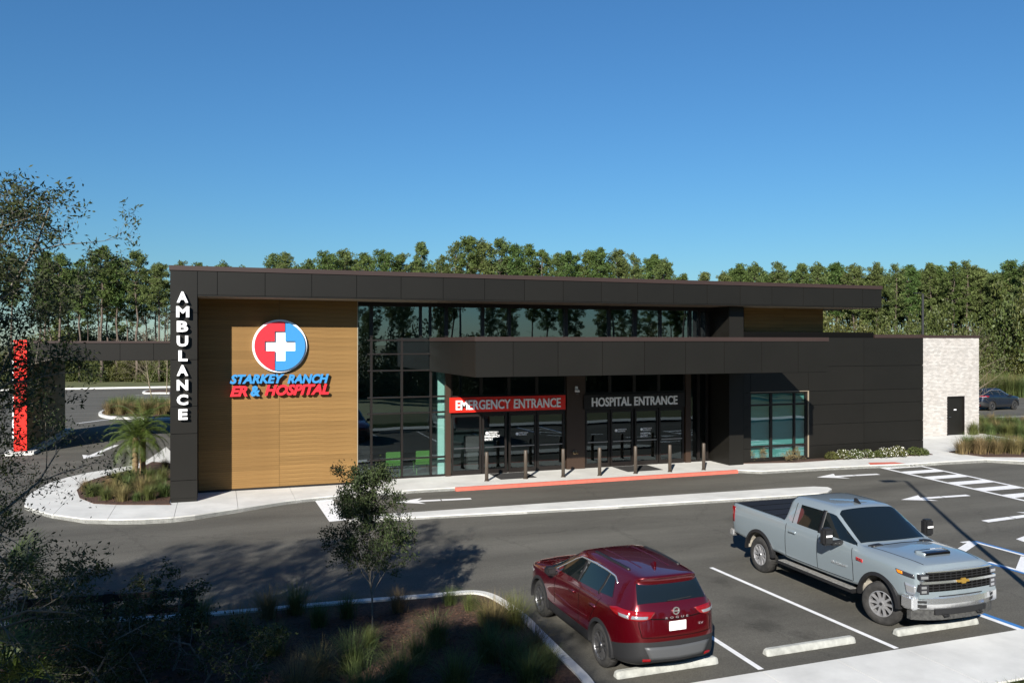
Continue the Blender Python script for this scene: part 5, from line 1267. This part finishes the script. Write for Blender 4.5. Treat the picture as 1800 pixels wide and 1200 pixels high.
# flowering shrubs and dry shrubs along the dark wall
def small_bush(seed, rx, rz, n, ls, flowers=0):
    global rng; rng = np.random.default_rng(seed); d = rdir(n); d[:, 2] = np.abs(d[:, 2]); P = d*rng.uniform(.35, 1, (n, 1))**.5*(rx, rx, rz); P[:, 2] += .04
    f = None
    if flowers:
        k = rng.integers(0, n, flowers); Q = P[k]*1.06; Q[:, 1] -= .02; f = quads('flowers', *leaves(Q, .055, .05), None)
    return quads('foliage', *leaves(P, ls, ls*.5), None), f
sb = [small_bush(500+k, .42, .42, 900, .085, 150 if k < 3 else 0) for k in range(4)]; ssm = stem_mesh(9, .3, .4)
for i, (px, py, k, s) in enumerate(((1462, 806.5, 3, .75), (1482, 805.5, 0, .9), (1504, 804.5, 1, .85), (1524, 803.5, 2, .8), (1545, 803, 3, .7), (1556, 802.5, 1, .9), (1578, 801, 0, 1.0), (1608, 799.5, 3, .85), (1622, 799, 3, .7))):
    x, y = gp(px, py, .025); o = thing('flowering_shrub', ['white flowering', 'white flowering', 'white flowering', 'low green'][k]+' shrub along the dark wall, number %s from the window' % ['one', 'two', 'three', 'four', 'five', 'six', 'seven', 'eight', 'nine'][i], 'shrub', (x, y, .025), rr.uniform(0, 6), 'shrubs along the dark wall'); o.scale = (s, s, s)
    link('foliage', sb[k][0], M_leafm, o); link('stems', ssm, M_twig, o)
    if sb[k][1]: link('flowers', sb[k][1], M_flower, o)
dry = []
for i, (px, py, s) in enumerate(((1319, 811, 1.1), (1345, 810.5, .95), (1381, 809.5, 1.15), (1405, 808, .85))):
    x, y = gp(px, py, .025); o = thing('dry_shrub', 'small dry tan shrub under the east window, %s from the left' % ['first', 'second', 'third', 'fourth'][i], 'shrub', (x, y, .025), i, 'dry shrubs under the window'); o.scale = (s, s, s)
    dry.append(o)

# branching trees ---------------------------------------------------------
def grow(seed, h, r0, levels, spread, nchild, up=.35, leaf=None, start=.3, jit=.18, crown=None):
    """trunk, limbs and twigs as tapering tubes; returns wood MB, leaf sites"""
    q = random.Random(seed); b = MB(); sites = []
    def limb(p, d, L_, r, lv):
        pts = [p]; n = 4 if lv < levels else 3
        for k in range(n):
            d = (d+Vector((q.gauss(0, jit), q.gauss(0, jit), q.gauss(0, jit)+up*.12))).normalized(); pts.append(pts[-1]+d*L_/n)
        b.tube(pts, [max(.0022, r*(1-.72*k/n)) for k in range(n+1)], 7 if lv == 0 else (5 if lv == 1 else 3), False)
        if lv == levels:
            for k in range(1, n+1): sites.append(pts[k])
            return
        nc = nchild[lv]
        for k in range(nc):
            t = start+(1-start)*(k+q.random())/nc if lv == 0 else .25+.75*(k+q.random())/nc
            i = min(n-1, int(t*n)); f = t*n-i; o = pts[i].lerp(pts[i+1], f)
            ax = (pts[i+1]-pts[i]).normalized(); per = ax.orthogonal().normalized(); per.rotate(Matrix.Rotation(q.uniform(0, 6.283), 3, ax))
            dd = (ax*(1-spread)+per*spread+Vector((0, 0, up*.25))).normalized()
            sz = (1-.55*t) if lv == 0 else (1-.35*t)
            limb(o, dd, L_*(.52 if lv == 0 else .55)*sz*q.uniform(.75, 1.2), r*.42*sz, lv+1)
    limb(Vector((0, 0, -.1)), Vector((0, 0, 1)), h, r0, 0)
    return b, sites
def leafy(sites, per, L_, Wd, sp, droop=.1):
    S_ = np.array([tuple(s) for s in sites]); P = np.repeat(S_, per, 0)+rng.normal(0, sp, (len(S_)*per, 3)); return leaves(P, L_, Wd, droop)
def tree(name, lb, loc, rz, woodmesh, leafmesh, wm, lm, grp=None, s=1.0):
    o = thing(name, lb, 'tree', loc, rz, grp); o.scale = (s, s, s)
    link('trunk', woodmesh, wm, o)
    if leafmesh: link('crown', leafmesh, lm, o)
    return o
rng = np.random.default_rng(11)
for i, o in enumerate(dry):
    b, st = grow(90+i, .62, .010, 2, .5, (16, 6), .5, start=.05, jit=.2)
    link('stems', b.mesh('stems', True, fix=False), M_twig, o); link('foliage', quads('foliage', *leafy(st, 2, .05, .018, .03), None), M_grassdry, o)
# young tree in the near bed
b, st = grow(21, 2.65, .026, 3, .56, (26, 6, 4), .5, start=.24)
x, y = gp(655, 1108, -.26)
tree('young_oak', 'slender young dark leaved tree in the near mulch bed', (x, y, -.26), .4, b.mesh('trunk', True, fix=False), quads('crown', *leafy(st, 9, .060, .026, .05), None), M_greybark, M_leafd).scale = (.9, .9, 1.02)
# bare saplings
for i, (px, py, H, lb) in enumerate(((269, 709, 6.2, 'bare young tree on the far island left of the pillar'), (1708, 757, 5.4, 'bare young tree in front of the navy car'), (293, 690, 7.5, 'bare tree partly hidden by the tall pillar'))):
    b, st = grow(40+i, H, .055, 3, .62, (22, 7, 3), .3, start=.22, jit=.1); x, y = gp(px, py, .03)
    tree('bare_tree', lb, (x, y, .03), i, b.mesh('trunk', True, fix=False), None, M_twig, None, 'bare young trees')
# palms beside the pillar
def palm(loc, hgt, lb, seed):
    q = random.Random(seed); t = thing('palm', lb, 'palm', loc, q.uniform(0, 6), 'small palms')
    tk_ = MB(); pr = [(.10+.02*(k % 2), -.05+hgt*k/14) for k in range(15)]+[(.12, hgt+.1), (0, hgt+.2)]
    tk_.lathe(pr, 10).build('trunk', mat('palm_trunk', (.17, .105, .055), .9, col2=(.30, .20, .11), scale=9, bump=.8, bscale=20), t)
    for k in range(34):
        a = 2.399*k; el = R_(80-115*(k/34)); L_ = q.uniform(1.2, 1.6); b = MB(); pts = []
        for i in range(9):
            u = i/8; e = el-1.25*u*u; 
            if i == 0: p = Vector((0, 0, hgt+.12))
            else: p = pts[-1]+Vector((math.cos(a)*math.cos(e), math.sin(a)*math.cos(e), math.sin(e)))*L_/8
            pts.append(p)
        b.tube(pts, [.012*(1-.8*i/8) for i in range(9)], 3, False)
        for i in range(1, 33):
            u = .12+.88*i/32; f = u*8; j = min(7, int(f)); p = pts[j].lerp(pts[j+1], f-j); ax = (pts[j+1]-pts[j]).normalized(); sd_ = ax.cross(Vector((0, 0, 1))).normalized()
            for sg in (-1, 1):
                d = (sd_*sg*.8+ax*.55+Vector((0, 0, -.28+q.uniform(-.15, .1)))).normalized(); l = .34*(1-.55*abs(u-.45)); w0 = ax*.011
                b.add([tuple(p-w0), tuple(p+w0), tuple(p+d*l)], [(0, 1, 2)])
        b.mesh; link('frond', b.mesh('frond', False, fix=False), M_palm, t)
for px, py, hg, lb, sd_ in ((238, 836, 1.3, 'left trunk of the small date palm pair beside the pillar', 1), (251, 832, 1.6, 'right trunk of the small date palm pair beside the pillar', 2),):
    x, y = gp(px, py, .03); palm((x, y, .03), hg, lb, sd_)

# oaks close to the camera on the left (they shade the near bed and the road)
rng = np.random.default_rng(12)
b, st = grow(61, 8.2, .15, 4, .60, (13, 7, 5, 3), .25, start=.24, jit=.2)
st_oak = st; oakw = b.mesh('trunk', True, fix=False); oakl = quads('crown', *leafy(st, 7, .072, .024, .07), None)
b, st2 = grow(67, 7.6, .13, 4, .58, (12, 7, 5, 3), .3, start=.3, jit=.2)
oakw2 = b.mesh('trunk', True, fix=False); oakl2 = quads('crown', *leafy(st2, 5, .075, .026, .08), None)
vx, vy = at_px(-445, 9.0); vx2, vy2 = at_px(-210, 10.2)
oaks = [(vx, vy, 0, .85, 'large live oak leaning into the left edge of the photo'), (vx2, vy2, 3, .74, 'lower live oak with pale twigs before the red fin wall'), (-6.6, 9.6, 1, 1.0, 'live oak left of the frame shading the road'), (-9.8, 7.6, 1, 1.15, 'live oak further left of the frame'), (-6.2, 4.6, 2, 1.1, 'live oak beside the camera shading the bed'), (-9.5, 2.0, 1, 1.3, 'live oak behind the left shade trees'), (-6.5, -2.2, 2, 1.25, 'live oak behind the camera on the left'), (-5.2, .8, 2, 1.05, 'live oak close behind the camera'), (-12.5, 6.0, 1, 1.3, 'tall live oak at the far left')]
b3 = quads('crown', *leafy(st2, 12, .10, .05, .12), None)
c0 = np.array([tuple(q) for q in st_oak]); c0 = c0[c0[:, 2] > 3.2].mean(0); turn = math.atan2(RT[1], RT[0])-math.atan2(c0[1], c0[0]); c1 = np.array([tuple(q) for q in st2]).mean(0); turn2 = math.atan2(RT[1], RT[0])-math.atan2(c1[1], c1[0])   # the crown hangs over the left edge
def keep_clear(x, y, s, sites):
    """the turn that keeps a shade tree's crown out of the view"""
    S_ = np.array([tuple(q) for q in sites])*s; best = (1e9, 0)
    for k in range(36):
        a = k*math.pi/18; X = x+S_[:, 0]*math.cos(a)-S_[:, 1]*math.sin(a); Y = y+S_[:, 0]*math.sin(a)+S_[:, 1]*math.cos(a)
        d = X*FW[0]+Y*FW[1]; r = (X*RT[0]+Y*RT[1])/np.maximum(d, .1); c = ((d > .1) & (r > -.70)).sum()+.001*(X.max())
        if c < best[0]: best = (c, a)
    return best[1]
for i, (x, y, k, s, lb) in enumerate(oaks): tree('live_oak', lb, (x, y, zg(y)), turn if i == 0 else (turn2 if i == 1 else keep_clear(x, y, s, st2)), (oakw, oakw2, oakw2, oakw2)[k], (oakl, oakl2, b3, oakl2)[k], M_greybark, M_leafd, 'live oaks beside the camera', s)
# sapling and brush in the lower left corner
rng = np.random.default_rng(13)
b, st = grow(71, 3.3, .035, 3, .6, (12, 6, 4), .3, start=.3, jit=.22)
x, y = gp(92, 1130, -.26); tree('oak_sapling', 'thin oak sapling with dark leaves at the lower left', (x, y, -.27), .7, b.mesh('trunk', True, fix=False), quads('crown', *leafy(st, 4, .075, .030, .05), None), M_greybark, M_leafd)
brush = []
for k in range(3):
    b, st = grow(80+k, 1.9, .028, 3, .7, (9, 5, 4), .2, start=.15, jit=.28); brush.append((b.mesh('stems', True, fix=False), quads('foliage', *leafy(st, 3, .07, .03, .05), None)))
for i, (px, py, s) in enumerate(((60, 1180, .9), (150, 1150, .85), (230, 1165, .95), (300, 1180, .9), (370, 1190, .85), (30, 1260, .9), (120, 1280, 1.0), (210, 1290, .9), (310, 1290, .9), (400, 1270, .8), (180, 1210, .9), (10, 1150, 1.1), (270, 1110, .7), (340, 1240, .9), (200, 1120, .75), (110, 1110, .8))):
    x, y = gp(px, py, -.26); o = thing('brush', 'dark twiggy brush in the lower left corner', 'shrub', (x, y, -.27), i*1.7, 'brush in the lower left'); o.scale = (s, s, s)
    link('stems', brush[i % 3][0], M_greybark, o); link('foliage', brush[i % 3][1], M_leafd, o)
def palmetto(x, y, z, lb, s, seed):
    q = random.Random(seed); t = thing('palmetto', lb, 'palm', (x, y, z), q.uniform(0, 6), 'palmettos'); t.scale = (s, s, s)
    for k in range(9):
        a = q.uniform(0, 6.28); e = R_(q.uniform(35, 80)); L_ = q.uniform(.7, 1.1); d = Vector((math.cos(a)*math.cos(e), math.sin(a)*math.cos(e), math.sin(e))); p = d*L_; b = MB(); b.tube([(0, 0, 0), tuple(d*L_*.5), tuple(p)], [.012, .01, .008], 4, False)
        sd_ = d.cross(Vector((0, 0, 1))).normalized(); up_ = sd_.cross(d).normalized()
        for i in range(22):
            th = R_(-105+210*i/21); v = (d*math.cos(th)+sd_*math.sin(th)).normalized()-up_*.15; l = .62*(1-.25*abs(th)/1.8); w0 = (d*-math.sin(th)+sd_*math.cos(th))*.016
            m1 = p+v*l*.45; b.add([tuple(p), tuple(m1-w0), tuple(p+v*l-up_*.05), tuple(m1+w0)], [(0, 1, 2, 3)])
        link('frond', b.mesh('frond', False, fix=False), M_palm, t)
x, y = gp(-25, 1075, -.26); palmetto(x, y, -.26, 'palmetto fan at the left edge of the photo', 1.2, 1)
x, y = gp(20, 1265, -.26); palmetto(x, y, -.26, 'palmetto fan in the bottom left corner', 1.0, 2)
# dark rail fence in the shade
F_ = thing('rail_fence', 'dark timber rail fence in the shade at the lower left', 'fence')
fa, fb_ = gp(335, 1128, -.26), gp(40, 1150, -.26)
for t in (0, .5, 1):
    px_, py_ = fa[0]+(fb_[0]-fa[0])*t, fa[1]+(fb_[1]-fa[1])*t; MB().box(px_-.07, px_+.07, py_-.07, py_+.07, -.3, .72).build('post', M_dark if False else mat('dark_timber', (.016, .014, .013), .9, var=.3, scale=5), F_)
for z in (.30, .56):
    dx_, dy_ = fb_[0]-fa[0], fb_[1]-fa[1]; l = math.hypot(dx_, dy_); nx, ny = -dy_/l*.025, dx_/l*.025; o_ = -.1
    MB().prism(ccw([(fa[0]+nx-ny*4, fa[1]+ny-.0), (fb_[0]+nx, fb_[1]+ny), (fb_[0]-nx, fb_[1]-ny), (fa[0]-nx, fa[1]-ny)]), z, z+.13).build('rail', MATS['dark_timber'], F_)

# the wood behind the camera, mirrored in the glass
rr = random.Random(9)
for i in range(74):
    x = -42+i*1.75+rr.uniform(-1.3, 1.3); y = -27+rr.uniform(-9, 3); k = rr.randrange(8); put_pine(x, y, rr.uniform(.55, .86), k, 'pine in the wood behind the camera, mirrored in the glass', 'pines behind the camera')
for i in range(46):
    put_bush(-46+i*2.9+rr.uniform(-1, 1), -24+rr.uniform(-5, 3), rr.uniform(1.3, 1.9), rr.randrange(4), M_leafm, 'bush at the edge of the wood behind the camera', 'bushes behind the camera', rr.uniform(.8, 1.25), zg(0)-.03)

# ---------------------------------------------------------------- one label, one thing: count look-alikes from the left of the photo
def px_of(o):
    x, y, z = o.location; d = x*FW[0]+y*FW[1]; return 900+FPX*(x*RT[0]+y*RT[1])/d if d > 1 else None
def nth(n): return '%d%s' % (n, 'th' if 10 <= n % 100 <= 20 else {1: 'st', 2: 'nd', 3: 'rd'}.get(n % 10, 'th'))
by = {}
for o in bpy.data.objects:
    if o.parent is None and 'label' in o and 'group' in o: by.setdefault(o['label'], []).append(o)
for lb, os_ in by.items():
    if len(os_) < 2 or px_of(os_[0]) is None or 'camera' in lb: continue
    for i, o in enumerate(sorted(os_, key=px_of)): o['label'] = lb+', '+nth(i+1)+' from the left'
